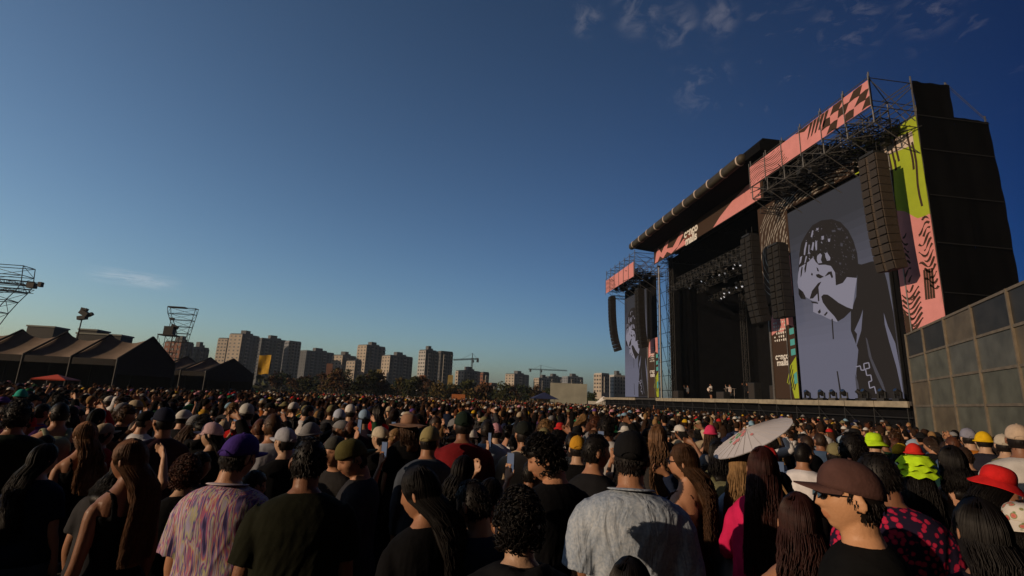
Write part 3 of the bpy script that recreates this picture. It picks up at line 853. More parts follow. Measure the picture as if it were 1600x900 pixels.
def wing(Y0, Y1, near):
    """scaffold wing of the stage between Y0 and Y1: frame, header banner, screen, arcs print, arrays"""
    side = 'nearer' if near else 'farther'
    t = empty('scaffold_tower', (0, 0, 0), ('tall scaffold wing beside the black side wall, carrying the nearer big screen' if near else 'far scaffold wing of the stage with blue sky showing through its top bays'), 'scaffold')
    mb = MB(); ys = [Y0+(Y1-Y0)*i/6 for i in range(7)]
    topz = 22.75
    for X, zt in ((XH+.12, topz), (X0+.4, topz if near else 21.5), (X0+2.6, topz if near else 21), ):
        for i, y in enumerate(ys):
            zb = 19.6 if X < 26 else 0
            mb.bar((X, y, zb), (X, y, zt+(.35 if X < 26 else 0)), .045, 5)
        for z in (list(np.arange(2, 19, 2.0)) if X > 26 else [])+[19.6, 20.7, 21.7, zt]:
            mb.bar((X, Y0, z), (X, Y1, z), .035, 4)
    for i, y in enumerate(ys):
        for z in (19.6, 20.7, 22.7):
            mb.bar((XH+.12, y, z), (X0+2.6, y, z), .035, 4)
        mb.bar((XH+.12, y, 19.6), (X0+.4, y, 22.7), .03, 4); mb.bar((XH+.12, y, 22.6), (X0+.4, y, 19.7), .03, 4)
        mb.bar((X0+.4, y, 17.6), (XH+.12, y, 19.6), .035, 4)
        mb.bar((X0+.4, y, 19.6), (X0+2.6, y, 22.7), .03, 4)
    for i in range(6):
        mb.bar((XH+.12, ys[i], 19.6), (XH+.12, ys[i+1], 20.7), .03, 4)
        mb.bar((X0+.4, ys[i], 19.0), (X0+.4, ys[i+1], 22.7), .03, 4); mb.bar((XH+.12, ys[i], 22.7), (X0+.4, ys[i+1], 22.7), .03, 4)
        mb.bar((XH+.12, ys[i+1], 19.6), (X0+.4, ys[i], 19.6), .03, 4)
        for z in np.arange(3, 19, 4.0): mb.bar((X0+2.6, ys[i], z), (X0+2.6, ys[i+1], z+4), .03, 4)
    mb.build('tube_frame', ALU, t)
    mb = MB()
    truss(mb, (XH+.9, Y0, 20.2), (XH+.9, Y1, 20.2), .3, .04); truss(mb, (XH+1.9, Y0+.3, 19.9), (XH+1.9, Y1-.3, 19.9), .3, .04)
    truss(mb, (XH+1.2, Y1+.4, 18.9), (X0+.6, Y1+.4, 18.9), .25, .03)
    for y in ys[1:-1]: truss(mb, (XH+.2, y+.4, 20.35), (X0+2.4, y+.4, 20.35), .2, .03)
    mb.build('hoist_truss', TRUSSM, t)
    mb = MB()
    Rj = random.Random(6)
    for _ in range(60):
        y = Rj.uniform(Y0+.3, Y1-.3); x = Rj.uniform(XH+.4, X0+.2); z = 19.9+Rj.uniform(-.5, .6); mb.bar((x, y, z), (x+Rj.uniform(-1, 1), y+Rj.uniform(-1.5, 1.5), z+Rj.uniform(-.4, .5)), .035, 4)
    for _ in range(16): mb.box((Rj.uniform(XH+.5, X0), Rj.uniform(Y0+1, Y1-1), 19.7+Rj.uniform(-.3, .3)), (.5, .4, .5))
    mb.build('rigging_clutter', TRUSSM, t)
    mb = MB(); mb.bx(X0+.30, X0+.36, Y0+.3, Y1+.2, ZD, 19.8)
    mb.build('black_lining', BLK, t)
    return t

wing(24.5, 36.9, True)
wing(64.0, 76.4, False)

# header banners
def header(Ya, Yb, z0, z1, near):
    t = empty('header_banner', (0, 0, 0), ('long pink banner with brown checkerboard end hung along the top of the near scaffold wing' if near else 'small pink banner along the top of the far scaffold wing'), 'banner')
    F = uvY(Ya, Yb, z0, z1, XH)
    mb = MB(); mb.bx(XH, XH+.03, Yb, Ya, z0, z1); mb.build('fabric', PINK, t)
    cv = []
    for k in range(11):
        v0 = -.25+k*.11; cv.append(([(u, v0+1.25*u+.16*math.sin(u*16-.5+k*.15)) for u in [i*.015 for i in range(int(27-k*.6))]], [.006+.016*abs(math.sin(i*.25+k)) for i in range(int(27-k*.6))]))
    cv = [([p for p in c if .03 < p[1] < .96], [b for p, b in zip(c, w_) if .03 < p[1] < .96]) for c, w_ in cv]; cv = [q for q in cv if len(q[0]) > 1]
    ribbons(F, cv, BRN, t)
    if near:
        # brown area with drips along the top, then the skewed checkerboard
        patch(F, [(.46, .985), (.54, .80), (.60, .985)], BRN, t, 2)
        for k in range(5):
            u = .555+k*.030; patch(F, [(u, .35+.03*k), (u+.012, .42), (u+.06, .98), (u+.035, .98)], BRN, t, 2)
        def sk(a, b):   # checker cells follow a wave
            return (min(.995, .70+a*.062+.07*b+.012*math.sin(b*6+a)), min(.985, max(.015, b)))
        for i in range(-2, 6):
            for j in range(3):
                if (i+j) % 2: continue
                bb = [j/3+.03*math.sin(i*2.1), (j+1)/3+.03*math.sin(i*2.1)]
                P = [sk(i, bb[0]), sk(i+.5, bb[0]+.03), sk(i+1, bb[0]), sk(i+1, bb[1]), sk(i+.5, bb[1]+.03), sk(i, bb[1])]
                if max(p[0] for p in P)-min(p[0] for p in P) < .02 or P[0][0] < .66: continue
                patch(F, P, BRN, t, 2)
    for i in range(7):
        mb = MB(); y = Yb+(Ya-Yb)*i/6; mb.bar((XH-.05, y, z0-.3), (XH-.05, y, z1+.35), .03, 5); mb.build('pole', ALU, t)
header(36.9, 24.4, 20.72, 22.5, True)
header(76.3, 64.0, 19.3, 21.4, False)

# fascia over the middle opening
t = empty('fascia_banner', (0, 0, 0), 'pink and brown wavy banner with white lettering hung under the front of the roof', 'banner')
XF = 27.6; F = uvY(63.2, 39.0, 20.9, 23.1, XF)
mb = MB(); mb.bx(XF, XF+.05, 39.0, 63.2, 20.9, 23.1); mb.build('fabric', BRN, t)
patch(F, [(.64, .02), (.70, .35), (.80, .72), (.90, .97), (.985, .97), (.985, .03)], PINK, t, 1)
patch(F, [(.01, .05), (.03, .6), (.06, .9), (.10, .45), (.16, .9), (.20, .95), (.17, .5), (.24, .35), (.34, .95), (.37, .8), (.30, .2), (.22, .03), (.17, .30), (.12, .05), (.08, .3), (.05, .05)], PINK, t, 1)
patch(F, [(.27, .05), (.36, .42), (.43, .36), (.38, .05)], PINK, t, 1)
patch(F, [(.40, .55), (.36, .30), (.44, .10), (.47, .30), (.45, .6)], mat('rust_print', (.16, .05, .03), .85), t, 2)
letters('cenco\nmalls', 1.38, plane_id(XF), 52.6, 21.85, WHT, t, 3, bold=.04)

# printed surround with concentric arcs round the screens
def surround(Ya, Yb, near, dy):
    t = empty('arc_banner', (0, 0, 0), ('black banner with white concentric arcs around the top corner of the nearer screen' if near else 'small patterned banner above the far screen'), 'banner')
    mb = MB(); mb.bx(X0+.02, X0+.05, Ya, Yb, 11.2, 20.3); mb.bx(X0+.021, X0+.05, 27.2+dy, Ya-.001, 18.75, 20.3); mb.build('fabric', BRN, t)
    Fp = plane_id(X0); cy, cz = 33.0+dy, 15.6
    r0 = 3.9; arcs = []; R_ = random.Random(8)
    for k in range(13):
        ry, rz = r0+k*.36, 3.05+k*.26
        c = []
        for i in range(64):
            a = rad(-60+i*3.2)
            c.append((cy+ry*math.cos(a)*(1+.02*math.sin(a*9+k)), cz+rz*1.0*math.sin(a)))
        w_ = [(.085 if (i*7+k*5) % 11 > 4 else .02)*(1.1-.05*k) for i in range(64)]
        arcs.append((c, w_))
    ins = lambda y, z: (Ya+.03 < y < Yb-.03 and 11.3 < z < 20.25) or (27.25+dy < y <= Ya+.03 and 18.8 < z < 20.25)
    arcs_mesh(Fp, arcs, mat('silver_print', (.30, .27, .23), .6), t, 1, clip=ins)
    patch(Fp, [(Ya+.02, 11.3), (Ya+.5, 11.3), (Ya+.5, 13.6), (Ya+.3, 14.6), (Ya+.02, 14.8)], PINK, t, 2)
    # folded lighting frames in front of it
surround(36.65, 40.6, True, 0)

# video screens
def screen(Ya, Yb, z0, z1, near):
    """Ya: edge at the left as seen from the crowd"""
    t = empty('video_screen', (0, 0, 0), ('giant near video screen showing a curly haired performer in a dark coat' if near else 'far narrow looking video screen showing the same performer'), 'screen')
    mb = MB(); mb.bx(X0, X0+.2, Yb, Ya, z0, z1); mb.build('cabinet', DSTEEL, t)
    dy = Ya-36.6; Fp = plane_id(X0-.02)
    def em(n, c, s=1): return mat('screen_'+n, (.01, .01, .012), .9, emit=c, estr=s, spec=0)
    LIL, LT, DK, MID, TOP = em('lilac', (.20, .195, .262)), em('pale', (.34, .315, .385)), em('dark', (.024, .019, .016)), em('mid', (.085, .08, .095)), em('grey', (.060, .062, .082))
    NB = 26
    gs = [em('g%d' % i, tuple(a*(1-q)+b*q for a, b in zip((.052, .052, .060), (.185, .183, .245)))) for i in range(NB) for q in [min(1, max(0, (i/NB-.12)/.6))]]
    H = z1-z0
    mb = MB()
    for i in range(NB):
        mb.m = i; a = z1-H*i/NB; mb.poly([Fp(Ya-.05, a), Fp(Yb+.05, a), Fp(Yb+.05, a-H/NB), Fp(Ya-.05, a-H/NB)])
    mb.build('picture', gs, t)
    def S(pts, m_, k):
        P = []
        for cx, cy in pts:
            q = onX(1230+cx/3, 330+cy/3, X0); P.append((min(max(q.y, 27.66), 36.55)+dy, min(max(q.z, z0+.02), z1-.02)))
        mb = MB(); mb.poly([Fp(a, b, k) for a, b in P]); mb.build('picture_shape', m_, t, tri=True)
    S([(300, 240), (350, 250), (400, 235), (445, 240), (470, 330), (500, 480), (540, 700), (575, 900), (335, 900), (325, 760), (335, 650), (300, 560), (300, 470), (325, 400), (330, 300)], DK, 1)
    def S2(pts, m_, k): S([(x*.6, y*.6) for x, y in pts], m_, k)
    S2([(95, 400), (98, 330), (112, 250), (150, 180), (200, 110), (270, 72), (350, 62), (420, 85), (480, 150), (520, 230), (550, 330), (560, 430), (545, 525), (470, 520), (430, 565), (380, 585), (372, 480), (345, 440), (250, 430), (150, 480), (90, 470)], DK, 2)
    S2([(88, 500), (98, 440), (130, 420), (170, 395), (205, 360), (225, 395), (250, 420), (300, 418), (345, 428), (378, 480), (384, 580), (440, 560), (470, 515), (548, 522), (530, 640), (515, 765), (450, 800), (392, 866), (330, 842), (270, 812), (238, 802), (206, 786), (206, 722), (240, 708), (200, 700), (150, 672), (98, 632), (84, 560)], LT, 3)
    S2([(270, 668), (288, 650), (320, 652), (360, 680), (405, 715), (470, 750), (516, 766), (450, 832), (400, 862), (372, 820), (320, 765), (282, 712)], DK, 4)
    for q in ([(228, 496), (250, 490), (292, 512), (262, 526), (236, 516)], [(296, 512), (326, 474), (352, 470), (364, 516), (352, 524), (338, 492), (322, 500)], [(246, 562), (272, 550), (250, 590), (244, 640), (206, 682), (180, 684), (198, 624)],
              [(233, 436), (246, 448), (254, 472), (240, 468)], [(188, 704), (246, 714), (246, 724), (200, 718)], [(243, 786), (262, 764), (268, 790), (252, 802)], [(290, 812), (314, 784), (322, 794), (302, 818)],
              [(240, 642), (250, 600), (256, 700), (246, 706)], [(92, 600), (128, 630), (146, 664), (150, 690), (112, 684), (94, 650)], [(196, 480), (206, 492), (200, 506), (190, 496)], [(150, 400), (160, 404), (150, 470), (142, 486), (138, 450)], [(118, 430), (126, 440), (118, 500), (108, 520), (110, 470)]): S2(q, DK, 5)
    for q in ([(150, 240), (160, 244), (150, 300), (144, 345), (134, 340), (136, 300)], [(172, 262), (180, 262), (176, 330), (168, 336)], [(200, 150), (210, 152), (200, 204), (188, 200)], [(204, 240), (216, 246), (206, 310), (192, 300)], [(226, 226), (238, 240), (238, 300), (228, 310), (222, 270)],
              [(104, 360), (122, 350), (112, 400), (98, 420)], [(150, 350), (160, 352), (148, 400), (138, 410)], [(238, 350), (262, 328), (276, 344), (268, 380), (278, 404), (246, 408), (236, 380)], [(300, 330), (316, 322), (342, 362), (340, 384), (316, 388), (304, 360)],
              [(272, 196), (292, 192), (290, 220), (274, 226)], [(322, 216), (342, 214), (338, 240), (324, 238)], [(420, 250), (438, 252), (438, 276), (422, 274)], [(466, 196), (482, 200), (476, 216), (464, 212)], [(352, 150), (380, 146), (384, 160), (356, 164)], [(396, 132), (424, 134), (424, 148), (400, 146)], [(410, 400), (428, 404), (424, 418), (412, 416)], [(556, 160), (574, 166), (566, 186), (556, 180)], [(232, 132), (250, 136), (246, 150), (234, 148)]): S2(q, LT if q[0][0] < 345 else MID, 5)
    R_ = random.Random(5)
    for _ in range(170):
        x, y = R_.uniform(65, 320), R_.uniform(48, 300)
        if ((x-198)/122)**2+((y-180)/132)**2 > 1 or (x < 225 and y > 225): continue
        a = R_.uniform(2, 5); b = R_.uniform(-.8, .8); S([(x, y), (x+a*.8, y+a*b), (x+a*1.6, y+a*.9), (x+a*1.2, y+a*1.5), (x+a*.5, y+a*.7)], LT if x < 175 and R_.random() < .6 else MID, 5)
    S([(455, 475), (475, 540), (510, 620), (535, 740), (565, 880), (548, 880), (515, 730), (480, 610), (460, 530)], LIL, 4)
    S([(370, 590), (378, 600), (400, 690), (450, 800), (465, 845), (455, 845), (415, 760), (385, 680)], MID, 4)
    S([(325, 640), (350, 560), (358, 460), (345, 500), (318, 560), (330, 575)], LIL, 4)
    S([(210, 505), (216, 505), (222, 600), (216, 600)], DK, 4); S([(234, 750), (240, 750), (258, 860), (250, 860)], DK, 4)
    key = [(325, 730), (345, 725), (350, 745), (365, 745), (362, 715), (385, 710), (390, 735), (370, 740), (376, 770), (395, 768), (400, 795), (385, 800), (390, 830), (412, 822), (420, 855)]
    for a, b in zip(key, key[1:]):
        dx, dy_ = b[0]-a[0], b[1]-a[1]; L = math.hypot(dx, dy_); nx, ny = -dy_/L*2.6, dx/L*2.6
        S([(a[0]-nx, a[1]-ny), (b[0]-nx, b[1]-ny), (b[0]+nx, b[1]+ny), (a[0]+nx, a[1]+ny)], LT, 5)
    S([(320, 760), (335, 800), (345, 860), (330, 860)], MID, 5)
screen(36.6, 27.6, 3.0, 18.4, True)
screen(75.9, 66.9, 3.0, 18.4, False)

# lime and pink side banner between the near screen and the black wall
t = empty('side_banner', (0, 0, 0), 'tall lime green and pink banner between the near screen and the black side wall', 'banner')
Xb = X0+.02; Fp = plane_id(Xb)
mb = MB(); mb.bx(Xb, Xb+.03, 24.45, 27.0, 13.85, 20.35); mb.bx(Xb+.001, Xb+.03, 27.0, 29.4, 18.65, 20.35); mb.build('fabric', LIME, t)
mb = MB(); mb.bx(Xb, Xb+.03, 24.45, 27.0, 4, 13.849); mb.build('fabric', PINK, t)
patch(Fp, [(24.5, 4.1), (26.98, 4.1), (26.98, 14.4), (26.6, 14.9), (26.0, 14.6), (25.4, 14.0), (24.9, 13.6), (24.5, 13.9)], PINK, t, 1)
patch(Fp, [(24.8, 18.6), (27.6, 18.9), (27.4, 19.9), (24.8, 19.5)], CREAM, t, 1)
mb = MB()
R_ = random.Random(3)
for y0, a, b in ((26.9, 14.6, 18.3), (26.5, 16, 18.9), (26.2, 17.5, 19.1), (24.8, 14.5, 18.8), (25.0, 17, 19.6), (25.9, 18, 20)):
    for i in range(6):
        z = a+(b-a)*i/6; z2 = a+(b-a)*(i+1)/6
        mb.poly([Fp(y0+.06*math.sin(z*1.7), z, 2), Fp(y0+.06*math.sin(z2*1.7), z2, 2), Fp(y0+.14+.06*math.sin(z2*1.7), z2, 2), Fp(y0+.14+.06*math.sin(z*1.7), z, 2)])
mb.build('print_line', BRN, t)
cv = []
for k in range(12): cv.append(([(24.55+.07*i, 13.6-k*.36+.26*math.sin(i*.42+k*.35)-.02*i) for i in range(7+(k*5) % 9)], [.015+.065*abs(math.sin(i*.38+k)) for i in range(7+(k*5) % 9)]))
for k in range(9): cv.append(([(26.1+.07*i, 13.2-k*.5-.25*math.sin(i*.5+k*.8)) for i in range(5+(k*3) % 6)], [.02+.05*abs(math.sin(i*.5+k)) for i in range(5+(k*3) % 6)]))
for k in range(7): cv.append(([(26.95-.1*i, 9.4-k*.32-.35*math.sin(i*.35)) for i in range(13)], [.03+.05*abs(math.sin(i*.3+k)) for i in range(13)]))
for k in range(4): cv.append(([(25.0+.03*i, 10.1-.22*i+.0*k-(.0)) for i in range(1)], .02))
for k in range(3): cv.append(([(26.9-.12*i, 7.9-k*.45+.12*math.sin(i*1.1)) for i in range(7)], [.02, .06, .07, .04, .06, .03, .02]))
for k in range(4): cv.append(([(24.8+.16*k+.02*i, 10.6-.3*i) for i in range(7)], .07))
arcs_mesh(Fp, [c for c in cv if len(c[0]) > 1], BRN, t, 2, 'print_line')
patch(Fp, [(25.0, 6.55), (26.2, 6.65), (26.3, 7.0), (25.9, 7.2), (25.2, 7.1)], TEAL, t, 3); patch(Fp, [(25.3, 5.6), (26.6, 5.8), (26.5, 6.3), (25.4, 6.2)], TEAL, t, 3)
patch(Fp, [(24.5, 6.6), (25.0, 6.5), (25.0, 7.1), (24.5, 7.35)], BRN, t, 3)
patch(Fp, [(26.98, 6.0), (26.98, 8.6), (26.5, 7.4), (26.4, 6.2)], BRN, t, 3)

# logo banners either side of the opening
def logo_banner(Ya, Yb, near):
    t = empty('side_banner', (0, 0, 0), ('dark brown banner with white lettering and a lime zigzag beside the stage opening' if near else 'distant patterned banner at the far side of the stage opening'), 'banner')
    Fp = plane_id(X0-.1); mb = MB(); mb.bx(X0-.1, X0-.07, Yb, Ya, ZD+.1, 10.9); mb.build('fabric', BRN, t)
    W = Ya-Yb
    def U(u, z): return (Ya-W*u, z)
    def pp(l, m_, k=1): patch(Fp, [U(*q) for q in l], m_, t, k)
    pp([(.03, 8.3), (.05, 9.6), (.15, 10.4), (.3, 10.7), (.55, 10.85), (.98, 10.85), (.98, 8.7), (.75, 9.0), (.5, 8.4), (.3, 8.6)], PINK)
    for k, z in enumerate((8.4, 7.5, 6.7)): pp([(.80, z-.3), (.98, z-.25), (.98, z+.25), (.80, z+.2)], TEAL, 2)
    pp([(.50, 4.3), (.60, 5.0), (.72, 5.6), (.98, 6.3), (.98, 3.0), (.80, 3.0), (.72, 3.9)], LIME)
    for k in range(6): pp([(.50+.06*k, 4.3-.12*k), (.53+.06*k, 4.2-.12*k), (.78+.03*k, 6.0-.35*k), (.75+.03*k, 6.0-.35*k)], BRN, 3)
    pp([(.85, 4.9), (.97, 5.1), (.97, 4.2), (.85, 4.1)], TEAL, 4)
    c = Ya-W*.42
    # block of jumbled blot letters: unreadable in the photograph too
    R_ = random.Random(21); mb = MB()
    for i in range(6):
        for j in range(7):
            if R_.random() < .18: continue
            y = c+.75-i*.28; z = 9.6-j*.30; a, b = R_.uniform(.06, .12), R_.uniform(.07, .13)
            mb.poly([Fp(y+a, z+b*.5, 3), Fp(y+a*.4, z-b, 3), Fp(y-a, z-b*.6, 3), Fp(y-a*.7, z+b, 3)])
    mb.build('emblem', WHT, t)
    letters('cenco\nmalls', .72, Fp, c, 6.2, WHT, t, 3, bold=.03)
    mb = MB(); mb.bar((X0-.15, Ya+.05, ZD), (X0-.15, Ya+.05, 10.9), .09, 6); mb.bar((X0-.18, Yb+W*.3, ZD), (X0-.18, Yb+W*.3, 10.5), .045, 6); mb.build('pole', ALU, t)
logo_banner(39.7, 36.75, True)
logo_banner(66.5, 63.2, False)
t = empty('white_mast', (28-.1, 62.4, ZD), 'thin pale vertical mast at the far side of the stage opening', 'mast')
mb = MB(); mb.bar((0, 0, 0), (0, 0, 17.5), .09, 8); mb.build('pole', mat('pale_metal', (.34, .33, .31), .6), t)
mb = MB(); mb.box((0, 0, 17.6), (.3, .3, .2)); mb.build('cap_plate', DSTEEL, t)

# black cladding of the side wall
t = empty('side_wall', (0, 0, 0), 'huge stepped black mesh wall closing the near end of the stage', 'wall')

def clad_top(x): return 22.8-.04*abs(math.sin(x*3.1)) if x < 30.66 else 20.55-.05*abs(math.sin(x*2.7))
xs_ = [28.0+i*.19 for i in range(14)]+[30.62]+[30.75+i*.2 for i in range(12)]+[33.15]
for a_, b_ in ((28.0, 30.64), (30.66, 33.15)):
    mb = MB(); n1 = 15; rows = []
    for i in range(n1):
        x = a_+(b_-a_)*i/(n1-1); row = []
        for j in range(60):
            top = 22.8 if b_ < 30.7 else 20.55
            top -= .05*abs(math.sin(x*3.1)); z = top*j/59; xx = x+(.012*(22-z) if b_ > 33 and i == n1-1 else 0)
            row.append((xx, 24.36-.05*abs(math.sin(x*2.4))*abs(math.sin(z*1.57))-.03*math.sin(z*.7+x*2), z))
        rows.append(row)
    mb.grid(rows); mb.grid([[(x, y+.02, z) for x, y, z in r_] for r_ in rows][::-1]); mb.build('mesh_cladding', BLKW, t, smooth=True)
SEAM = mat('cladding_seam', (.016, .016, .017), .8)
for z in (3, 6, 9, 12, 15, 18, 20.3):
    mb = MB(); mb.bx(28.02, 33.1, 24.255, 24.27, z, z+.05); mb.build('seam_strap', SEAM, t)
mb = MB(); mb.bar((28.1, 24.5, 0), (28.1, 24.5, 23.2), .05, 6); mb.bar((30.62, 24.5, 0), (30.62, 24.5, 23.1), .06, 6); mb.bar((33.15, 24.5, 0), (33.15, 24.5, 21), .05, 6)
mb.bar((30.62, 24.42, 22.95), (33.15, 24.42, 20.7), .02, 4); mb.bar((30.62, 24.42, 22.75), (33.1, 24.42, 20.6), .015, 4)
for z in np.arange(2, 20.5, 2): mb.bar((28, 26.6, z), (33.1, 26.6, z), .04, 4)
for x in (28, 30.6, 33.1): mb.bar((x, 26.6, 0), (x, 26.6, 20.4), .045, 5); 
for z in (20.4, 22.7): mb.bar((28.0, 24.5, z), (28.0, 26.6, z), .04, 4)
mb.build('scaffold_frame', ALU, t)

# line arrays: every cabinet is a part
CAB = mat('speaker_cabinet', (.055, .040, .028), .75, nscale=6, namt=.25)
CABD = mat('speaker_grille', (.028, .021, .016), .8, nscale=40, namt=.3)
CAB2 = mat('speaker_cabinet_shaded', (.012, .010, .009), .8, nscale=6, namt=.25); CABD2 = mat('speaker_grille_shaded', (.008, .007, .006), .9)  # darker copies of the cabinet colours, standing in for shade
def line_array(x, y, ztop, n, h, label, w_=1.3, d=.75, curve=1.0):
    black = not label.startswith('sunlit')  # columns out of the sun take the shade-darkened cabinet
    t = empty('line_array', (x, y, ztop), label, 'speakers', 'line arrays hanging from the stage')
    a = 0; p = Vector((0, 0, -.25)); me = None
    mb = MB(); mb.bar((0, -.4, .6), (0, -.4, -.1), .02); mb.bar((0, .4, .6), (0, .4, -.1), .02); mb.bx(-.4, .4, -.55, .55, -.2, -.05); mb.build('rigging_frame', DSTEEL, t)
    for k in range(n):
        if me is None:
            mb = MB(); mb.m = 0; mb.box((.05, 0, 0), (d, w_, h-.03)); mb.m = 1
            mb.prism([(-d/2-.06+.05, -w_/2+.05, -h/2+.04), (-d/2+.0, -w_*.08, -h/2+.04), (-d/2+.0, -w_*.08, h/2-.04), (-d/2-.06+.05, -w_/2+.05, h/2-.04)], (-.03, 0, 0))
            mb.prism([(-d/2-.06+.05, w_/2-.05, -h/2+.04), (-d/2+.0, w_*.08, -h/2+.04), (-d/2+.0, w_*.08, h/2-.04), (-d/2-.06+.05, w_/2-.05, h/2-.04)][::-1], (-.03, 0, 0))
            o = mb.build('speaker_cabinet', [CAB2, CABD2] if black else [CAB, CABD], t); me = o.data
        else: o = bpy.data.objects.new('speaker_cabinet', me); COL.objects.link(o); o.parent = t
        a += rad(curve*(.25+2.6*(k/n)**2.2)); dn = Vector((math.sin(a), 0, -math.cos(a)))
        o.location = p+dn*h/2; o.rotation_euler = (0, -a, 0); p = p+dn*h
    return t
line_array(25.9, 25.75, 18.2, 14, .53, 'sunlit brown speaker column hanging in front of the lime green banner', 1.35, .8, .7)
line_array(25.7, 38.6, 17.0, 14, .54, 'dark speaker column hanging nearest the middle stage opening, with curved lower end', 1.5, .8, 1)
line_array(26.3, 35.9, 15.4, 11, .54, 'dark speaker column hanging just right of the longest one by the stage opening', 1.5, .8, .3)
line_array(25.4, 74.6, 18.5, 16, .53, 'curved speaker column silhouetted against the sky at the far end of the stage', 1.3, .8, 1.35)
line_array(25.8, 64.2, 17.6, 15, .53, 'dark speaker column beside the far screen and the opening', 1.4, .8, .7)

# lights
LAMPG = mat('lamp_glint', (.5, .5, .5), .2, metal=1)
LAMPW = mat('lamp_lens_lit', (.7, .72, .75), .2, emit=(.8, .86, 1), estr=.55)
def moving_head(loc, label, rz=0, s=1, hang=False, lit=False, group='moving lights along the stage edge'):
    t = empty('stage_light', loc, label, 'lamp', group, rz); t.scale = (s, s, -s if hang else s)
    if 'mh' not in _rep:
        mb = MB(); mb.bx(-.2, .2, -.2, .2, 0, .16); b = mb.build('lamp_base', DSTEEL, t)
        mb = MB(); mb.bx(-.06, .06, -.22, -.16, .16, .5); mb.bx(-.06, .06, .16, .22, .16, .5); y_ = mb.build('yoke', DSTEEL, t)
        mb = MB(); mb.add(*soup_tube([(.14, 0, .36), (0, 0, .48), (-.16, 0, .60)], [.13, .15, .12], 12, side=(0, 1, 0), cap=False)); h_ = mb.build('lamp_head', DSTEEL, t, smooth=False)
        mb = MB(); mb.add(*soup_tube([(-.16, 0, .60), (-.172, 0, .609)], [.1, .1], 12, side=(0, 1, 0), cap=False)); l_ = mb.build('lens', LAMPG, t); l2 = l_.data.copy(); l2.materials.clear(); l2.materials.append(LAMPW)
        _rep['mh'] = (b.data, y_.data, h_.data, l_.data, l2)
    else:
        r_ = _rep['mh']
        for n_, me in zip(('lamp_base', 'yoke', 'lamp_head', 'lens'), (r_[0], r_[1], r_[2], r_[4] if lit else r_[3])): link(n_, me, t)
    return t
for i, (px_, nm) in enumerate(((1262, 'leftmost before the near screen'), (1284, 'second from the left before the near screen'), (1302, 'third from the left before the near screen'), (1319, 'fourth before the near screen'), (1344, 'below the patterned coat hem'), (1352, 'just right of the hem'), (1379, 'under the dark coat on the near screen'), (1404, 'last one before the end of the deck'))):
    q = onX(px_, 622, 27.6); moving_head((27.6, q.y, ZD), 'black moving stage light on the deck edge, ' + nm, RR.uniform(-.6, .6), 1.15)
RIG = [(480, 250), (540, 215), (595, 190), (625, 185), (655, 175), (700, 150), (708, 130), (730, 135), (715, 245), (740, 240), (650, 275), (680, 270), (655, 292), (785, 325), (640, 300), (560, 222)]
for i, (a, b) in enumerate(RIG):
    q = onX(930+a/3.216, 370+b/3.216, 33.0)
    moving_head((33, q.y, q.z+.4), 'small lit stage lamp glinting high in the dark roof rig of the stage', RR.uniform(-1, 1), 1.1, True, True, 'lamps in the roof rig')
t = empty('lighting_truss', (33, 51, 17.6), 'black lattice beams hung in rows under the stage roof, carrying the lamps', 'truss')
for dz, dx in ((0, 0), (-1.2, 2), (1.0, -2.5), (-.5, -4)):
    mb = MB(); truss(mb, (dx, -11, dz), (dx, 11, dz), .3, .04); mb.build('truss_beam', TRUSSM, t)
mb = MB()
for i in range(46):
    y = RR.uniform(-11, 11); x = RR.choice((0, 2, -2.5, -4)); z = {0: 0, 2: -1.2, -2.5: 1, -4: -.5}[x]-.35
    mb.box((x, y, z-.2), (.35, .3, .45), Matrix.Rotation(RR.uniform(-.6, .6), 3, 'Y'))
mb.build('lamp_row', DSTEEL, t)

# backline on the stage
for i, (px_, w_, h_, nm) in enumerate(((1180, 1.0, 1.6, 'tall black amplifier stack at the right end of the open stage'), (1130, 1.5, .8, 'low black riser cabinet in the middle of the stage'), (1215, 1.1, 1.3, 'black equipment case in front of the brown banner'), (1060, 1.4, 1.0, 'black wedge cabinet at the left of the open stage'))):
    q = onX(px_, 620, 29.3); t = empty('stage_cabinet', (29.3, q.y, ZD), nm, 'amplifier')
    mb = MB(); mb.bx(-.35, .35, -w_/2, w_/2, .08, h_); mb.build('case', DSTEEL, t)
    mb = MB(); mb.bx(-.37, -.352, -w_/2+.06, w_/2-.06, .16, h_-.08); mb.build('grille', CABD, t)
t = empty('stage_canopy', (31, 41.3, ZD), 'grey sloping cover over equipment at the right end of the open stage', 'cover')
mb = MB(); mb.prism([(-.9, 1.9, .6), (-.9, .2, 3.4), (-.9, -.8, 3.8), (-.9, -1.2, .2), (-.9, 1.8, .2)], (1.6, 0, 0)); mb.build('cover_sheet', mat('grey_sheet', (.13, .14, .15), .8, nscale=3), t)

# ------------------------------------------------------------------ panel wall at the right
A = at(1415.5, 524, 19.0); Bd = Vector((math.sin(YAW+rad(0)), 0, 0))
vp = (CR*((1160-800)/FPX)+CU*((450-638)/FPX)+CF); vp.z = 0; vp.normalize()      # direction the wall runs away to
wd = -vp; wn = Vector((wd.y, -wd.x, 0));
if wn.dot(Vector((A.x, A.y, 0))) > 0: wn = -wn
LW = 16.0; HT = A.z
t = empty('panel_wall', (A.x, A.y, 0), 'tall wall of grey glassy panels in a pale metal grid beside the stage', 'wall')
def WP(s, z, o=0): return wd*s+wn*o+Vector((0, 0, z))
rows = [HT, HT-.97, HT-2.08, HT-3.14, HT-4.2, 0] if False else None
R_ = random.Random(12)
PAN = [mat('panel_grey_%s' % n_, c, .45, spec=.3, nscale=1.8, namt=.35) for n_, c in (('green', (.105, .108, .085)), ('brown', (.125, .100, .065)), ('dark', (.032, .030, .026)), ('slate', (.100, .102, .088)))]
zs = [HT]
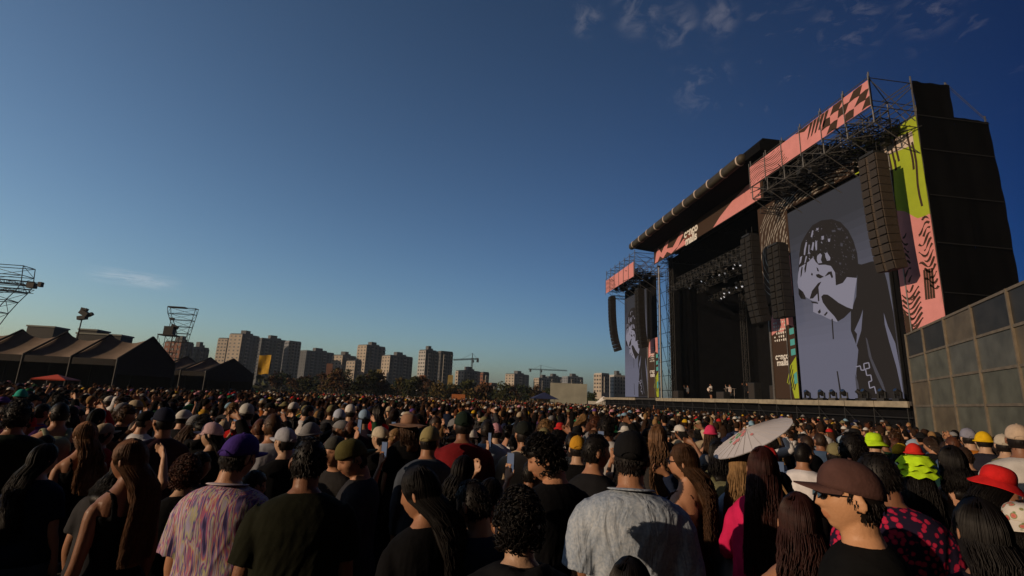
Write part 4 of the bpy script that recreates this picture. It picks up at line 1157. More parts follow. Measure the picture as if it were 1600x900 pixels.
for (yy) in (557.5, 597.5, 635): 
    q = at(1415.5+(yy-524)*.138, yy, 19.0); zs.append(q.z)
zs.append(zs[-1]-1.15); zs.append(.02)
zs = [5.04, 4.18, 3.27, 2.40, 1.5, .6, .02]
ss = [0, 1.95, 4.02, 6.1, 8.2, 10.3, 12.4]
for i in range(len(zs)-1):
    for j in range(len(ss)-1):
        m_ = PAN[2] if i == 0 and j not in (2,) else (PAN[1] if (i, j) in ((0, 2), (2, 0), (1, 4), (3, 1), (2, 5), (1, 7)) else R_.choice((PAN[0], PAN[0], PAN[3])))
        mb = MB(); mb.prism([WP(ss[j]+.03, zs[i+1]+.03), WP(ss[j+1]-.03, zs[i+1]+.03), WP(ss[j+1]-.03, zs[i]-.03), WP(ss[j]+.03, zs[i]-.03)], wn*-.04)
        mb.build('panel', m_, t)
mb = MB(); FRM = mat('panel_frame', (.20, .165, .12), .6, metal=.3, nscale=5)
for z in zs: mb.prism([WP(0, z-.035, .03), WP(ss[-1], z-.035, .03), WP(ss[-1], z+.035, .03), WP(0, z+.035, .03)], wn*-.08)
mb.build('rail', FRM, t)
mb = MB()
for s_ in ss: mb.prism([WP(s_-.03, 0, .05), WP(s_+.03, 0, .05), WP(s_+.03, HT+.04, .05), WP(s_-.03, HT+.04, .05)], wn*-.11)
mb.build('mullion', FRM, t)
WALL_A, WALL_D, WALL_N = Vector((A.x, A.y)), Vector((wd.x, wd.y)), Vector((wn.x, wn.y))

for o_ in [q for q in bpy.data.objects if q.parent is None]:
    if o_.get('category') in ('banner', 'screen'): join_children(o_, ('print_', 'emblem') if o_['category'] == 'banner' else ('picture',), 'print' if o_['category'] == 'banner' else 'picture')
# ------------------------------------------------------------------ tents on the left
TENT = mat('tent_fabric', (.20, .145, .105), .85, nscale=1.2, namt=.25, bump=.2, bscale=3)
TENTD = mat('tent_gable_fabric', (.02, .017, .016), .9, nscale=2)
def tent(P_rl, P_rr, P_el, P_er, bays, name, label):
    """gabled fabric hall: ridge left/right, front eave left/right (world points)"""
    rl, rr_, el, er = [Vector(p) for p in (P_rl, P_rr, P_el, P_er)]
    ax = (rr_-rl); ax.z = 0; W = (er-rr_); W.z = 0
    t = empty(name, (er.x, er.y, 0), label, 'tent'); o0 = Vector((er.x, er.y, 0))
    bl = rl+(rl-el); bl.z = el.z; br = rr_+(rr_-er); br.z = er.z
    for side_, (e0, e1) in enumerate(((el, er), (bl, br))):
        for b in range(bays):
            mb = MB(); rows = []
            for i in range(9):
                f = (b+i/8)/bays; s_ = math.sin(math.pi*i/8)
                a = rl.lerp(rr_, f); c = e0.lerp(e1, f); row = []
                for j in range(7):
                    g_ = j/6; p = a.lerp(c, g_); p.z -= s_*.62*(1-.35*g_)+math.sin(math.pi*g_)*.12; row.append(p-o0)
                rows.append(row)
            mb.grid(rows); mb.grid([[p-Vector((0, 0, .03)) for p in r_][::-1] for r_ in rows]); mb.build('roof_panel', TENT, t, smooth=True)
    for (a, b, c) in ((rl, el, bl), (rr_, er, br)):
        mb = MB(); d = ax.normalized()*.05
        mb.prism([a-o0, b-o0, Vector((b.x, b.y, 2.6))-o0, Vector((c.x, c.y, 2.6))-o0, c-o0], d); mb.build('gable_wall', TENTD, t)
    mb = MB(); back = [bl-o0, br-o0, Vector((br.x, br.y, 0))-o0, Vector((bl.x, bl.y, 0))-o0]; mb.prism(back, W.normalized()*.04); mb.build('back_wall', TENTD, t)
    mb = MB(); mb.prism([el-o0, er-o0, Vector((er.x, er.y, er.z-.55))-o0, Vector((el.x, el.y, el.z-.55))-o0], W.normalized()*.04); mb.build('valance', TENTD, t)
    for i in range(bays+1):
        for (e0, e1) in ((el, er), (bl, br)):
            p = e0.lerp(e1, i/bays)-o0; mb = MB(); mb.bar((p.x, p.y, 0), p+Vector((0, 0, .1)), .09, 6); mb.build('post', DSTEEL, t)
    for i in range(bays+1):
        a = rl.lerp(rr_, i/bays)-o0; mb = MB()
        for (e0, e1) in ((el, er), (bl, br)): mb.bar(a+Vector((0, 0, .06)), e0.lerp(e1, i/bays)-o0+Vector((0, 0, .06)), .09, 6)
        mb.build('rafter', TENTD, t)
    return t
rL = at(35, 515, 45); rR = at(239, 529, 46.5); eL = at(-35, 549.5, 42); eR = at(184, 563, 43)
# make ridge and eave parallel and level
def level(a, b, ext=0.0):
    z = (a.z+b.z)/2; return Vector((a.x, a.y, z)), Vector((b.x, b.y, z))
rL, rR = level(rL, rR); eL, eR = level(eL, eR)
d_ = (rR-rL); off_ = eR-rR; n_b = 5; L1 = d_.length/3
u_ = d_.normalized(); rL = rR-u_*L1*n_b; eL = rL+off_
tent(rL, rR, eL, eR, n_b, 'event_tent', 'long brown marquee with sagging sunlit roof bays at the left edge')
r2L, r2R = level(at(255, 556, 62), at(365, 561.5, 63)); e2L, e2R = level(at(250, 577, 58), at(322, 581, 58.5))
d_ = r2R-r2L; off_ = e2R-r2R; L1 = d_.length/3; r2L = r2R-d_.normalized()*L1*5
tent(r2L, r2R, r2L+off_, r2R+off_, 5, 'event_tent', 'second lower marquee behind and right of the long brown one')

# ------------------------------------------------------------------ scaffold towers, masts, flags, canopies
def lattice(mb, P, r=.05):
    """P: list of levels, each a list of 4 corner points"""
    for i in range(len(P)):
        for j in range(4):
            mb.bar(P[i][j], P[i][(j+1) % 4], r*.8, 4)
            if i: 
                mb.bar(P[i-1][j], P[i][j], r, 4); a, b = (P[i-1][j], P[i][(j+1) % 4]) if i % 2 else (P[i-1][(j+1) % 4], P[i][j]); mb.bar(a, b, r*.6, 3)
# delay tower at the left edge: leans outwards to a wide cantilevered top
bx_, by_ = at(-36, 560, 45).x, at(-36, 560, 45).y
t = empty('scaffold_tower', (bx_, by_, 0), 'tall lattice delay tower with a cantilevered top at the left edge of the view', 'scaffold')
def lev(z, x0, x1, y0=-1.5, y1=1.5): return [Vector((x0, y0, z)), Vector((x1, y0, z)), Vector((x1, y1, z)), Vector((x0, y1, z))]
mb = MB(); lattice(mb, [lev(z_, -1.6, x_, -.7, .7) for z_, x_ in ((0, -.6), (2, -.5), (4, -.2), (5.4, .1), (6.6, .5), (7.8, 1.0), (8.9, 1.6), (9.8, 2.2), (10.5, 2.5), (11.3, 2.4), (12.2, 2.3))], .045); mb.build('lattice', DSTEEL, t)
mb = MB(); truss(mb, (-1.6, -.5, 10.7), (3.6, -.5, 10.55), .18, .03); truss(mb, (-1.6, .5, 10.1), (2.7, .5, 10.0), .16, .03); mb.build('boom', DSTEEL, t)
mb = MB(); mb.box((3.3, -.5, 10.4), (.6, .5, .5)); mb.box((4.0, -.5, 10.55), (.3, .35, .45)); mb.bar((3.3, -.5, 10.6), (4.0, -.5, 10.6), .04); mb.build('spotlight', DSTEEL, t)
# second scaffold: wide at the top, standing beyond the tents
p = at(274, 560, 80)
t = empty('scaffold_tower', (p.x, p.y, 0), 'distant lattice scaffold wider at its top, standing against the sky behind the marquees', 'scaffold')
mb = MB(); lattice(mb, [lev(z_, a_, b_, -.5, .5) for z_, a_, b_ in ((0, -.8, .9), (3, -.8, 1.0), (6, -.8, 1.1), (8.6, -.8, 1.2), (10.0, -.7, 1.35), (11.1, -1.1, 1.5), (12.2, -1.7, 1.65), (13.2, -2.2, 1.8), (14.2, -2.4, 1.9))], .05); mb.build('lattice', DSTEEL, t)
mb = MB(); mb.bx(-2.4, .2, -.5, .5, 14.15, 14.35); mb.build('top_deck', DSTEEL, t)
p = at(257, 560, 74)
t = empty('camera_platform', (p.x, p.y, 0), 'dark equipment on a platform just left of the distant lattice scaffold', 'platform')
mb = MB(); lattice(mb, [lev(0, -1, 1, -1, 1), lev(3, -1, 1, -1, 1), lev(6.5, -1, 1, -1, 1), lev(9, -1, 1, -1, 1)], .05); mb.build('lattice', DSTEEL, t)
mb = MB(); mb.bx(-1.1, 1.1, -1, 1, 9, 9.15); mb.box((0, 0, 9.8), (1.3, 1, 1.2)); mb.box((.6, 0, 10.4), (.9, .5, .5), Matrix.Rotation(.4, 3, 'Y')); mb.bar((-.2, 0, 10), (-.1, 0, 11.6), .05); mb.box((.0, 0, 11.6), (.6, .3, .3)); mb.build('equipment', DSTEEL, t)
# light mast
p = at(116, 540, 55)
t = empty('light_mast', (p.x, p.y, 0), 'slim mast topped by a cluster of floodlights rising behind the long marquee', 'mast')
mb = MB(); mb.bar((0, 0, 0), (.15, 0, 8.7), .09, 6, .06); mb.build('pole', DSTEEL, t)
mb = MB(); mb.box((.3, 0, 9.3), (.9, .6, .5), Matrix.Rotation(.5, 3, 'Y')); mb.box((.1, .1, 8.8), (.8, .6, .4), Matrix.Rotation(-.2, 3, 'Y')); mb.box((.9, 0, 9.2), (.5, .4, .3), Matrix.Rotation(-.6, 3, 'Y')); mb.box((.2, 0, 9.75), (.6, .4, .3), Matrix.Rotation(.2, 3, 'Y'))
mb.bar((0, 0, 8.5), (.4, 0, 9.9), .05); mb.build('floodlight_cluster', DSTEEL, t)
# boxes on the far roofline behind the marquee
for px_, py_, w_, h_, nm in ((76, 513, 3.0, .9, 'pale flat container roof peeping over the left marquee ridge'), (148, 518, 2.0, .9, 'dark container peeping over the marquee behind the light mast'), (165, 525, 5.0, .7, 'long dark cabin roof just behind the middle of the marquee')):
    p = at(px_, py_, 62); t = empty('site_cabin', (p.x, p.y, 0), nm, 'cabin')
    mb = MB(); mb.bx(-w_/2, w_/2, -1.2, 1.2, 0, p.z); mb.build('cabin_wall', DSTEEL, t); mb = MB(); mb.bx(-w_/2-.1, w_/2+.1, -1.3, 1.3, p.z, p.z+.18); mb.build('cabin_roof', mat('pale_roof', (.22, .24, .22), .7), t)

YEL = mat('yellow_fabric', (.62, .36, .015), .75, nscale=3, namt=.2)
ORG = mat('orange_fabric', (.50, .16, .04), .8, nscale=3, namt=.2)
def flag(px_, ytop, ybot, w_px, d, m_, label, pole=True):
    a = at(px_, ytop, d); b = at(px_, ybot, d); w_ = w_px/FPX*d
    t = empty('banner_flag', (a.x, a.y, 0), label, 'flag')
    mb = MB(); rows = []
    for i in range(7):
        f = i/6; row = []
        for j in range(5):
            g_ = j/4-.5; z = a.z*(1-f)+b.z*f; row.append((g_*w_*(1-.1*f)+.0*f, .12*math.sin(g_*6+f*3), z+.08*math.sin(g_*5)))
        rows.append(row)
    mb.grid(rows); mb.grid([[Vector(p)+Vector((0, .02, 0)) for p in r_][::-1] for r_ in rows]); mb.build('flag_cloth', m_, t, smooth=True)
    mb = MB(); mb.bar((w_/2, 0, 0), (w_/2, 0, a.z+.2), .05, 6); mb.build('pole', DSTEEL, t)
flag(415, 555, 585, 18, 70, YEL, 'yellow hanging flag on a pole right of the second marquee')
# red canopy and small stalls
def gazebo(px_, py_, d, w_, h_, m_, label, zt=None):
    p = at(px_, py_, d); z = max(p.z, 1.95) if zt is None else zt
    t = empty('canopy', (p.x, p.y, 0), label, 'canopy')
    mb = MB(); P = [Vector((x*w_/2, y*w_*.35, z-h_)) for x, y in ((-1, -1), (1, -1), (1, 1), (-1, 1))]; ap = Vector((0, 0, z))
    Q = P+[ap]; mb.add(Q+[q-Vector((0, 0, .05)) for q in Q], [(0, 1, 4), (1, 2, 4), (2, 3, 4), (3, 0, 4), (6, 5, 9), (7, 6, 9), (8, 7, 9), (5, 8, 9)]); mb.build('canopy_roof', m_, t)
    mb = MB()
    for q in P: mb.bar((q.x*.97, q.y*.97, 0), q*.97, .04, 4)
    mb.build('frame', ALU, t)
gazebo(90, 585, 30, 1.9, .3, mat('red_fabric', (.62, .07, .02), .7), 'flat red canopy under the left marquee')
gazebo(850, 626, 95, 5, 1.2, mat('navy_fabric', (.02, .03, .10), .8), 'small navy blue gazebo left of the pale beige screen', 3.4)
gazebo(470, 614, 60, 3, .4, mat('salmon_fabric', (.45, .10, .06), .8), 'small salmon parasol among the trees', 2.9) if False else None
def board(px0, py0, px1, py1, d, m_, name, label, cat, depth=.3, legs=True):
    a = at(px0, py0, d); b = at(px1, py1, d); w_ = abs(px1-px0)/FPX*d; c = at((px0+px1)/2, py0, d); zb = at((px0+px1)/2, py1, d).z
    t = empty(name, (c.x, c.y, 0), label, cat, rz=-math.atan2(c.x, c.y))
    mb = MB(); mb.bx(-w_/2, w_/2, 0, depth, zb, c.z); mb.build('panel', m_, t)
    if legs:
        mb = MB()
        for x in (-w_/2+.1, w_/2-.1): mb.bar((x, depth+.12, 0), (x, depth+.12, c.z-.1), .08, 5)
        mb.build('leg', DSTEEL, t)
    return t
board(860, 599, 917, 633, 100, mat('beige_sheet', (.30, .30, .25), .85, nscale=.5, namt=.2), 'hoarding', 'large blank pale beige hoarding left of the far screen', 'hoarding')
board(706, 616, 727, 624, 85, ORG, 'stall_sign', 'small orange stall sign among the trees left of centre', 'sign')
board(919, 627, 950, 632, 92, mat('pale_sheet', (.5, .47, .42), .8), 'barrier', 'low white barrier between the beige hoarding and the stage', 'barrier')
p = at(940, 628, 88); t = empty('white_umbrella', (p.x, p.y, 0), 'white umbrella leaning at the far left corner of the stage', 'umbrella')
mb = MB(); n = 10; ap = Vector((.3, 0, 3.1)); rim = [Vector((1.1*math.cos(6.2832*i/n), 1.1*math.sin(6.2832*i/n), 2.3+.5*math.cos(6.2832*i/n))) for i in range(n)]
mb.add(rim+[ap], [(i, (i+1) % n, n) for i in range(n)]); mb.build('cover', WHT, t); mb = MB(); mb.bar((0, 0, 0), ap, .04); mb.build('pole', DSTEEL, t)
for px_, py0, py1, w_, m_, lb in ((515.5, 568, 593, 9, ORG, 'tall orange advertising banner on the side of a pale block'), (593, 577, 600, 8, YEL, 'narrow yellow banner on the twin pale towers'), (660, 586, 607, 9, ORG, 'orange banner at the foot of the broad grey tower'),
                               (704, 586, 604, 8, YEL, 'yellowish banner right of the broad grey tower'), (755, 597, 613, 9, ORG, 'orange banner on the dark block under the crane')):
    board(px_-w_/2, py0, px_+w_/2, py1, 330, mat('faded_'+('orange' if m_ is ORG else 'yellow'), (.42, .17, .07) if m_ is ORG else (.42, .30, .07), .9, nscale=.2, namt=.3), 'advertising_banner', lb, 'banner')

# ------------------------------------------------------------------ far apartment towers
WALLC = mat('render_cream_sunlit', (.42, .36, .29), .9, nscale=.08, namt=.12)  # for sides facing the sun; sunlight is put into this paler colour
WALLG = mat('render_grey_shaded', (.105, .108, .112), .9, nscale=.08, namt=.15)  # darkened for fronts turned from the sun; shade is in the colour
WALLB = mat('render_bluegrey', (.20, .215, .24), .9, nscale=.08, namt=.12)
WALLW = mat('render_white', (.42, .41, .39), .9, nscale=.08, namt=.1)
WIN = mat('window_glass_far', (.012, .014, .018), .4, spec=.3)
BALC = mat('balcony_slab', (.30, .28, .25), .85)
RUST = mat('rust_wall', (.20, .085, .05), .9)
def tower(px0, px1, ytop, d, w_front, w_side, label, rot=25, ncol=6, roofbox=True, balcony=True, depthw=None, base=0):
    """apartment block; px0..px1 visible width, its left face turned to the sun by rot degrees"""
    c = at((px0+px1)/2, ytop, d); wpx = (px1-px0)/FPX*d; th = rad(rot+13); az = math.atan2(c.x, c.y)
    # two visible faces: front width a, left side width b; visible width = a cos + b sin
    b = depthw or 16; a = max(6, (wpx-b*math.sin(th))/math.cos(th)); H = c.z; fl = 2.8; nf = max(2, int(H/fl))
    t = empty('apartment_tower', (c.x, c.y, 0), label, 'building', rz=-az+th)
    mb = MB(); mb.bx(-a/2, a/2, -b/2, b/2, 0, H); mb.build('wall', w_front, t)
    mb = MB(); mb.bx(-a/2-.12, -a/2-.001, -b/2, b/2, 0, H); mb.build('side_wall', w_side, t)  # sun-facing slab, mostly in a paler colour that paints the sunlight
    zz = [H-f*fl for f in range(1, nf) if H-f*fl > 6]
    for k in range(ncol):                     # one strip of glazing per flat column, with its stack of balconies
        x = -a/2+a*(k+.5)/ncol; w2 = a/ncol*(.34 if k % 3 == 1 else .26); wm = MB(); bm = MB()
        for i_, z in enumerate(zz):
            wm.bx(x-w2, x+w2, -b/2-.05, -b/2+.2, z+.7, z+2.2)
            if balcony and k % 3 == 1: bm.bx(x-w2*1.2, x+w2*1.2, -b/2-1.1, -b/2-.051, z, z+.95)
        if zz: wm.bx(x-w2*(.92 if k % 3 == 1 else .2), x+w2*(.92 if k % 3 == 1 else .2), -b/2-.045, -b/2+.15, zz[-1], zz[0]+2.2); wm.build('window_strip', WIN, t)
        if bm.v: bm.bx(x-w2*1.2, x-w2*1.05, -b/2-1.0, -b/2-.052, zz[-1], zz[0]+1); bm.build('balcony_stack', BALC, t)
    for k in range(3):
        y = -b/2+b*(k+.5)/3; wm = MB()
        for z in zz: wm.bx(-a/2-.17, -a/2, y-.8, y+.8, z+.8, z+2.0)
        if zz: wm.build('window_strip', WIN, t)
    mb = MB(); mb.bx(-a/2+.3, a/2-.3, -b/2+.3, b/2-.3, H, H+.9); mb.build('parapet', w_front, t)
    if roofbox:
        mb = MB(); mb.bx(-a*.12, a*.14, -b*.2, b*.2, H+.9, H+4.2); mb.bx(a*.2, a*.3, -b*.2, b*.1, H+.9, H+2.4); mb.build('roof_house', WALLG, t)
    return t
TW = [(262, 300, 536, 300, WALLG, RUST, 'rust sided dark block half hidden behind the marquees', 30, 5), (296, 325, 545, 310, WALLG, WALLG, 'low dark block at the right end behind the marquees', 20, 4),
      (343, 362, 530, 420, WALLG, WALLC, 'narrow tower with sunlit cream edge at the left end of the skyline group', 38, 3), (362, 404, 525, 400, WALLG, WALLC, 'tower with a sunlit cream side and shaded front left of the yellow flag', 35, 5),
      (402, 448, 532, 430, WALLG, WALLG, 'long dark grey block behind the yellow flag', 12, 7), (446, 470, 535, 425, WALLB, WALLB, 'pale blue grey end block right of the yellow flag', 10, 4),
      (470, 521, 551, 470, WALLG, WALLG, 'lower dark block with stair tower right of the blue grey one', 20, 7), (520, 556, 557, 440, WALLG, WALLC, 'short block with a sunlit left side beside the orange banner', 35, 5),
      (543, 562, 565, 400, WALLG, WALLC, 'stepped low block in front of the cream tower', 35, 3), (560, 602, 542, 450, mat('render_cream_shaded', (.17, .145, .12), .9), WALLC, 'tall cream tower with balconies in the middle group', 28, 5),  # cream front darkened in its colour to look shaded
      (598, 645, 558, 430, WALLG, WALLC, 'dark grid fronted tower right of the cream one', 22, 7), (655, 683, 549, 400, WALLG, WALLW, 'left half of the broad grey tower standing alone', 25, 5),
      (682, 708, 551, 402, WALLG, WALLG, 'right half of the broad grey tower standing alone', 12, 5), (712, 750, 581, 420, WALLG, WALLC, 'dark unfinished block with a sunlit cream side under the crane', 25, 6),
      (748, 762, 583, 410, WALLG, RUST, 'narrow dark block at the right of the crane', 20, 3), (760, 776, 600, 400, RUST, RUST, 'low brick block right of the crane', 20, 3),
      (790, 827, 586, 520, WALLG, WALLC, 'lone sunlit sided block between the two cranes', 38, 4), (834, 862, 592, 520, WALLB, WALLC, 'low pale block under the second crane', 25, 5),
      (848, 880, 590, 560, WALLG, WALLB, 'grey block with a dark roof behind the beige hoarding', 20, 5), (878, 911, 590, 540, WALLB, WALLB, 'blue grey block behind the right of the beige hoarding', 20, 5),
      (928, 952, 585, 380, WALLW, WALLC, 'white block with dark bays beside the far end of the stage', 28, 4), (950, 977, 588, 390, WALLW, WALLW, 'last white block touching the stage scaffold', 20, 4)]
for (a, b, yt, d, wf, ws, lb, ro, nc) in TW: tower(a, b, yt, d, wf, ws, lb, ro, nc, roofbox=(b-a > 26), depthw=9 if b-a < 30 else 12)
# cranes
def crane(px_, ytop, ybase, j0, j1, d, label, rise=0):
    p = at(px_, ytop, d); zb = at(px_, ybase, d).z; t = empty('tower_crane', (p.x, p.y, 0), label, 'crane', rz=-math.atan2(p.x, p.y))
    mb = MB(); truss(mb, (0, 0, 0), (0, 0, p.z+1), .7, .16, 26); mb.build('mast', DSTEEL, t)
    mb = MB(); L0 = (j0-px_)/FPX*d; L1 = (j1-px_)/FPX*d; truss(mb, (L0, 0, p.z-L0*rise), (L1, 0, p.z-L1*rise), .5, .16, 18)
    mb.bar((0, 0, p.z), (0, 0, p.z+5), .3); mb.bar((0, 0, p.z+5), (L0*.6, 0, p.z-L0*.6*rise), .10, 3); mb.bar((0, 0, p.z+5), (L1*.8, 0, p.z-L1*.8*rise), .10, 3); mb.build('jib', DSTEEL, t)
    mb = MB(); s_ = L1 if abs(L1) < abs(L0) else L0; mb.box((s_*.85, 0, p.z-1.5-s_*.85*rise), (2, 1.5, 3)); mb.box((.8, -1, p.z-2), (1.6, 1.6, 2)); mb.build('counterweight', DSTEEL, t)
crane(738, 561, 580, 709, 748, 430, 'tower crane with its jib pointing left above the dark unfinished block', -.09)
crane(845, 577.5, 592, 826, 886, 560, 'flat topped tower crane with a long jib to the right', 0)

# ------------------------------------------------------------------ trees along the far edge of the field
LEAF = [mat('leaves_%s' % n_, c, .8, nscale=.9, namt=.5, spec=.15) for n_, c in (('olive', (.050, .055, .018)), ('rust', (.095, .048, .020)), ('ochre', (.115, .082, .022)), ('green', (.035, .050, .020)))]
BARK = mat('bark', (.045, .035, .025), .95)
def tree(x, y, h, r, lm, label, seed, poplar=False):
    R_ = random.Random(seed); t = empty('tree', (x, y, 0), label, 'tree', 'trees along the far edge of the field')
    mb = MB(); mb.bar((0, 0, 0), (0, 0, h*.5), .22, 6, .12)
    for k in range(5):
        a = k*1.3+R_.random(); mb.bar((0, 0, h*(.25+.07*k)), (math.cos(a)*r*.6, math.sin(a)*r*.6, h*(.5+.07*k)), .08, 4, .03)
    mb.build('trunk', BARK, t)
    mb = MB(); cl = []
    for k in range(10):
        a = R_.uniform(0, 6.28); f = R_.uniform(0, 1); q = (r*.2 if poplar else r*.6)*R_.uniform(.2, 1)
        cl.append((Vector((math.cos(a)*q, math.sin(a)*q, h*(.36+.52*f))), r*R_.uniform(.35, .55)*(1-.35*f)))
    n_l = 520
    for _ in range(n_l):
        c, s_ = R_.choice(cl); d = Vector((R_.gauss(0, 1), R_.gauss(0, 1), R_.gauss(0, .8))).normalized()*s_*R_.random()**.4; p = c+d
        u = Vector((R_.gauss(0, 1), R_.gauss(0, 1), R_.gauss(0, 1))).normalized()*R_.uniform(.14, .34); v = Vector((R_.gauss(0, 1), R_.gauss(0, 1), R_.gauss(0, 1))).normalized()*R_.uniform(.14, .34)
        mb.poly([p-u, p+v, p+u, p-v])
    mb.build('crown', lm, t); return t
KN = ('olive green', 'rusty brown', 'ochre yellow', 'dark green')
R_ = random.Random(77); k = 0
LM = [(430, 'right of the second marquee'), (470, 'below the blue grey block'), (515, 'below the orange advertising banner'), (560, 'below the cream tower'), (605, 'below the dark grid fronted tower'), (650, 'just left of the broad grey tower'), (690, 'at the foot of the broad grey tower'), (735, 'below the crane'), (780, 'right of the orange banners'), (815, 'below the lone sunlit sided block'), (845, 'left of the beige hoarding')]
used_l = set()
for px_ in range(424, 868, 9):
    i = R_.choice((0, 0, 1, 1, 2, 3)); d = R_.uniform(95, 150); ht = R_.uniform(4.2, 7.2) if px_ < 640 else R_.uniform(3.6, 6.2)
    p = at(px_+R_.uniform(-3, 3), 610, d); nm = min(LM, key=lambda q: abs(q[0]-px_))[1].replace('dark grid fronted', 'grid fronted')
    szn = 'tall' if ht > 6 else ('small' if ht < 4.6 else 'medium sized'); lb = '%s %s tree %s' % (szn, KN[i], nm)
    for alt in ('', ' at its left', ' at its right', ' with ragged crown', ' with round crown', ' half hidden'):
        if lb+alt not in used_l: lb = lb+alt; break
    used_l.add(lb); tree(p.x, p.y, ht, R_.uniform(2.0, 3.4), LEAF[i], lb, k); k += 1
for px_, d, ht in ((905, 130, 4.5), (922, 120, 4.2)): p = at(px_, 612, d); tree(p.x, p.y, ht, 2.2, LEAF[3], 'small dark tree %s' % ('behind the right of the beige hoarding' if px_ < 910 else 'between the hoarding and the white blocks'), k); k += 1
# far low line of roofs and hedges that reads as one mass
mb = MB(); R_ = random.Random(9)
for _ in range(3200):
    a = R_.uniform(-.95, .32); d = R_.uniform(150, 210); p = Vector((math.sin(a)*d, math.cos(a)*d, R_.uniform(0, 1)**1.3*(5.0 if a < .2 else 3)))
    u = Vector((R_.gauss(0, 1), R_.gauss(0, 1), R_.gauss(0, .6))).normalized()*R_.uniform(.5, 1.3); v = Vector((R_.gauss(0, 1), R_.gauss(0, 1), R_.gauss(0, .6))).normalized()*R_.uniform(.5, 1.2)
    mb.poly([p-u, p+v, p+u, p-v])
o = mb.build('far_undergrowth', LEAF[0]); tag(o, 'dark low mass of shrubs behind the field edge', 'shrubs', kind='stuff')
mb = MB(); mb.bx(-160, 60, 176, 176.4, 0, 2.6); o = mb.build('perimeter_fence', TENTD); tag(o, 'dark low perimeter fence behind the trees', 'fence')
# ------------------------------------------------------------------ haze: a closed box of even thin air
HZ = bpy.data.materials.new('haze'); HZ.use_nodes = True; N = HZ.node_tree.nodes; N.remove(N['Principled BSDF'])
pv = N.new('ShaderNodeVolumePrincipled'); pv.inputs['Color'].default_value = (.66, .82, 1.0, 1); pv.inputs['Density'].default_value = HAZE_D; pv.inputs['Anisotropy'].default_value = .1
HZ.node_tree.links.new(pv.outputs[0], N['Material Output'].inputs['Volume'])
mb = MB(); mb.bx(-1500, 900, -60, 2200, -1, 75); o = mb.build('haze', HZ); tag(o, 'thin pale evening haze over the whole field', 'haze', kind='stuff')
SC.cycles.volume_bounces = 0
# ------------------------------------------------------------------ the people one can tell apart
def fabric(name, build, rough=.9):
    M = bpy.data.materials.new(name); M.use_nodes = True; t_ = M.node_tree; b = t_.nodes['Principled BSDF']; b.inputs['Roughness'].default_value = rough; b.inputs['Specular IOR Level'].default_value = .15
    build(t_, t_.nodes, t_.links, b); return M
def _ramp(N, stops, interp='LINEAR'):
    r = N.new('ShaderNodeValToRGB'); r.color_ramp.interpolation = interp; e = r.color_ramp.elements
    while len(e) < len(stops): e.new(.5)
    for el, (p_, c) in zip(e, stops): el.position = p_; el.color = (*c, 1)
    return r
def f_stripes(t_, N, L, b):
    tc_ = N.new('ShaderNodeTexCoord'); mp = N.new('ShaderNodeMapping'); mp.inputs['Scale'].default_value = (36, 12, 3.0); L.new(tc_.outputs['Object'], mp.inputs[0])
    nz = N.new('ShaderNodeTexNoise'); nz.inputs['Scale'].default_value = 1.3; nz.inputs['Detail'].default_value = 3; nz.inputs['Distortion'].default_value = .25; L.new(mp.outputs[0], nz.inputs['Vector'])
    r = _ramp(N, [(.33, (.04, .03, .10)), (.39, (.16, .12, .28)), (.43, (.40, .10, .18)), (.46, (.46, .34, .18)), (.49, (.42, .42, .52)), (.525, (.36, .10, .20)), (.56, (.08, .09, .28)), (.60, (.42, .40, .20)), (.66, (.34, .30, .46))]); L.new(nz.outputs['Fac'], r.inputs[0]); L.new(r.outputs[0], b.inputs['Base Color'])
def f_chambray(t_, N, L, b):
    tc_ = N.new('ShaderNodeTexCoord'); nz = N.new('ShaderNodeTexNoise'); nz.inputs['Scale'].default_value = 85; nz.inputs['Detail'].default_value = 4; L.new(tc_.outputs['Object'], nz.inputs['Vector'])
    n2 = N.new('ShaderNodeTexNoise'); n2.inputs['Scale'].default_value = 7; n2.inputs['Detail'].default_value = 4; L.new(tc_.outputs['Object'], n2.inputs['Vector'])
    mx = N.new('ShaderNodeMath'); mx.operation = 'MULTIPLY_ADD'; mx.inputs[1].default_value = .5; L.new(nz.outputs['Fac'], mx.inputs[0]); 
    m2 = N.new('ShaderNodeMath'); m2.operation = 'MULTIPLY'; m2.inputs[1].default_value = .5; L.new(n2.outputs['Fac'], m2.inputs[0]); L.new(m2.outputs[0], mx.inputs[2])
    r = _ramp(N, [(.35, (.20, .25, .33)), (.50, (.31, .36, .43)), (.65, (.44, .48, .53))]); L.new(mx.outputs[0], r.inputs[0]); L.new(r.outputs[0], b.inputs['Base Color'])
    # fine crumples
    mp = N.new('ShaderNodeMapping'); mp.inputs['Scale'].default_value = (1, 1, .32); L.new(tc_.outputs['Object'], mp.inputs[0])
    n3 = N.new('ShaderNodeTexNoise'); n3.inputs['Scale'].default_value = 14; n3.inputs['Detail'].default_value = 5; n3.inputs['Distortion'].default_value = 1; L.new(mp.outputs[0], n3.inputs['Vector'])
    bp = N.new('ShaderNodeBump'); bp.inputs['Strength'].default_value = 1.0; bp.inputs['Distance'].default_value = .022; L.new(n3.outputs['Fac'], bp.inputs['Height']); L.new(bp.outputs[0], b.inputs['Normal'])
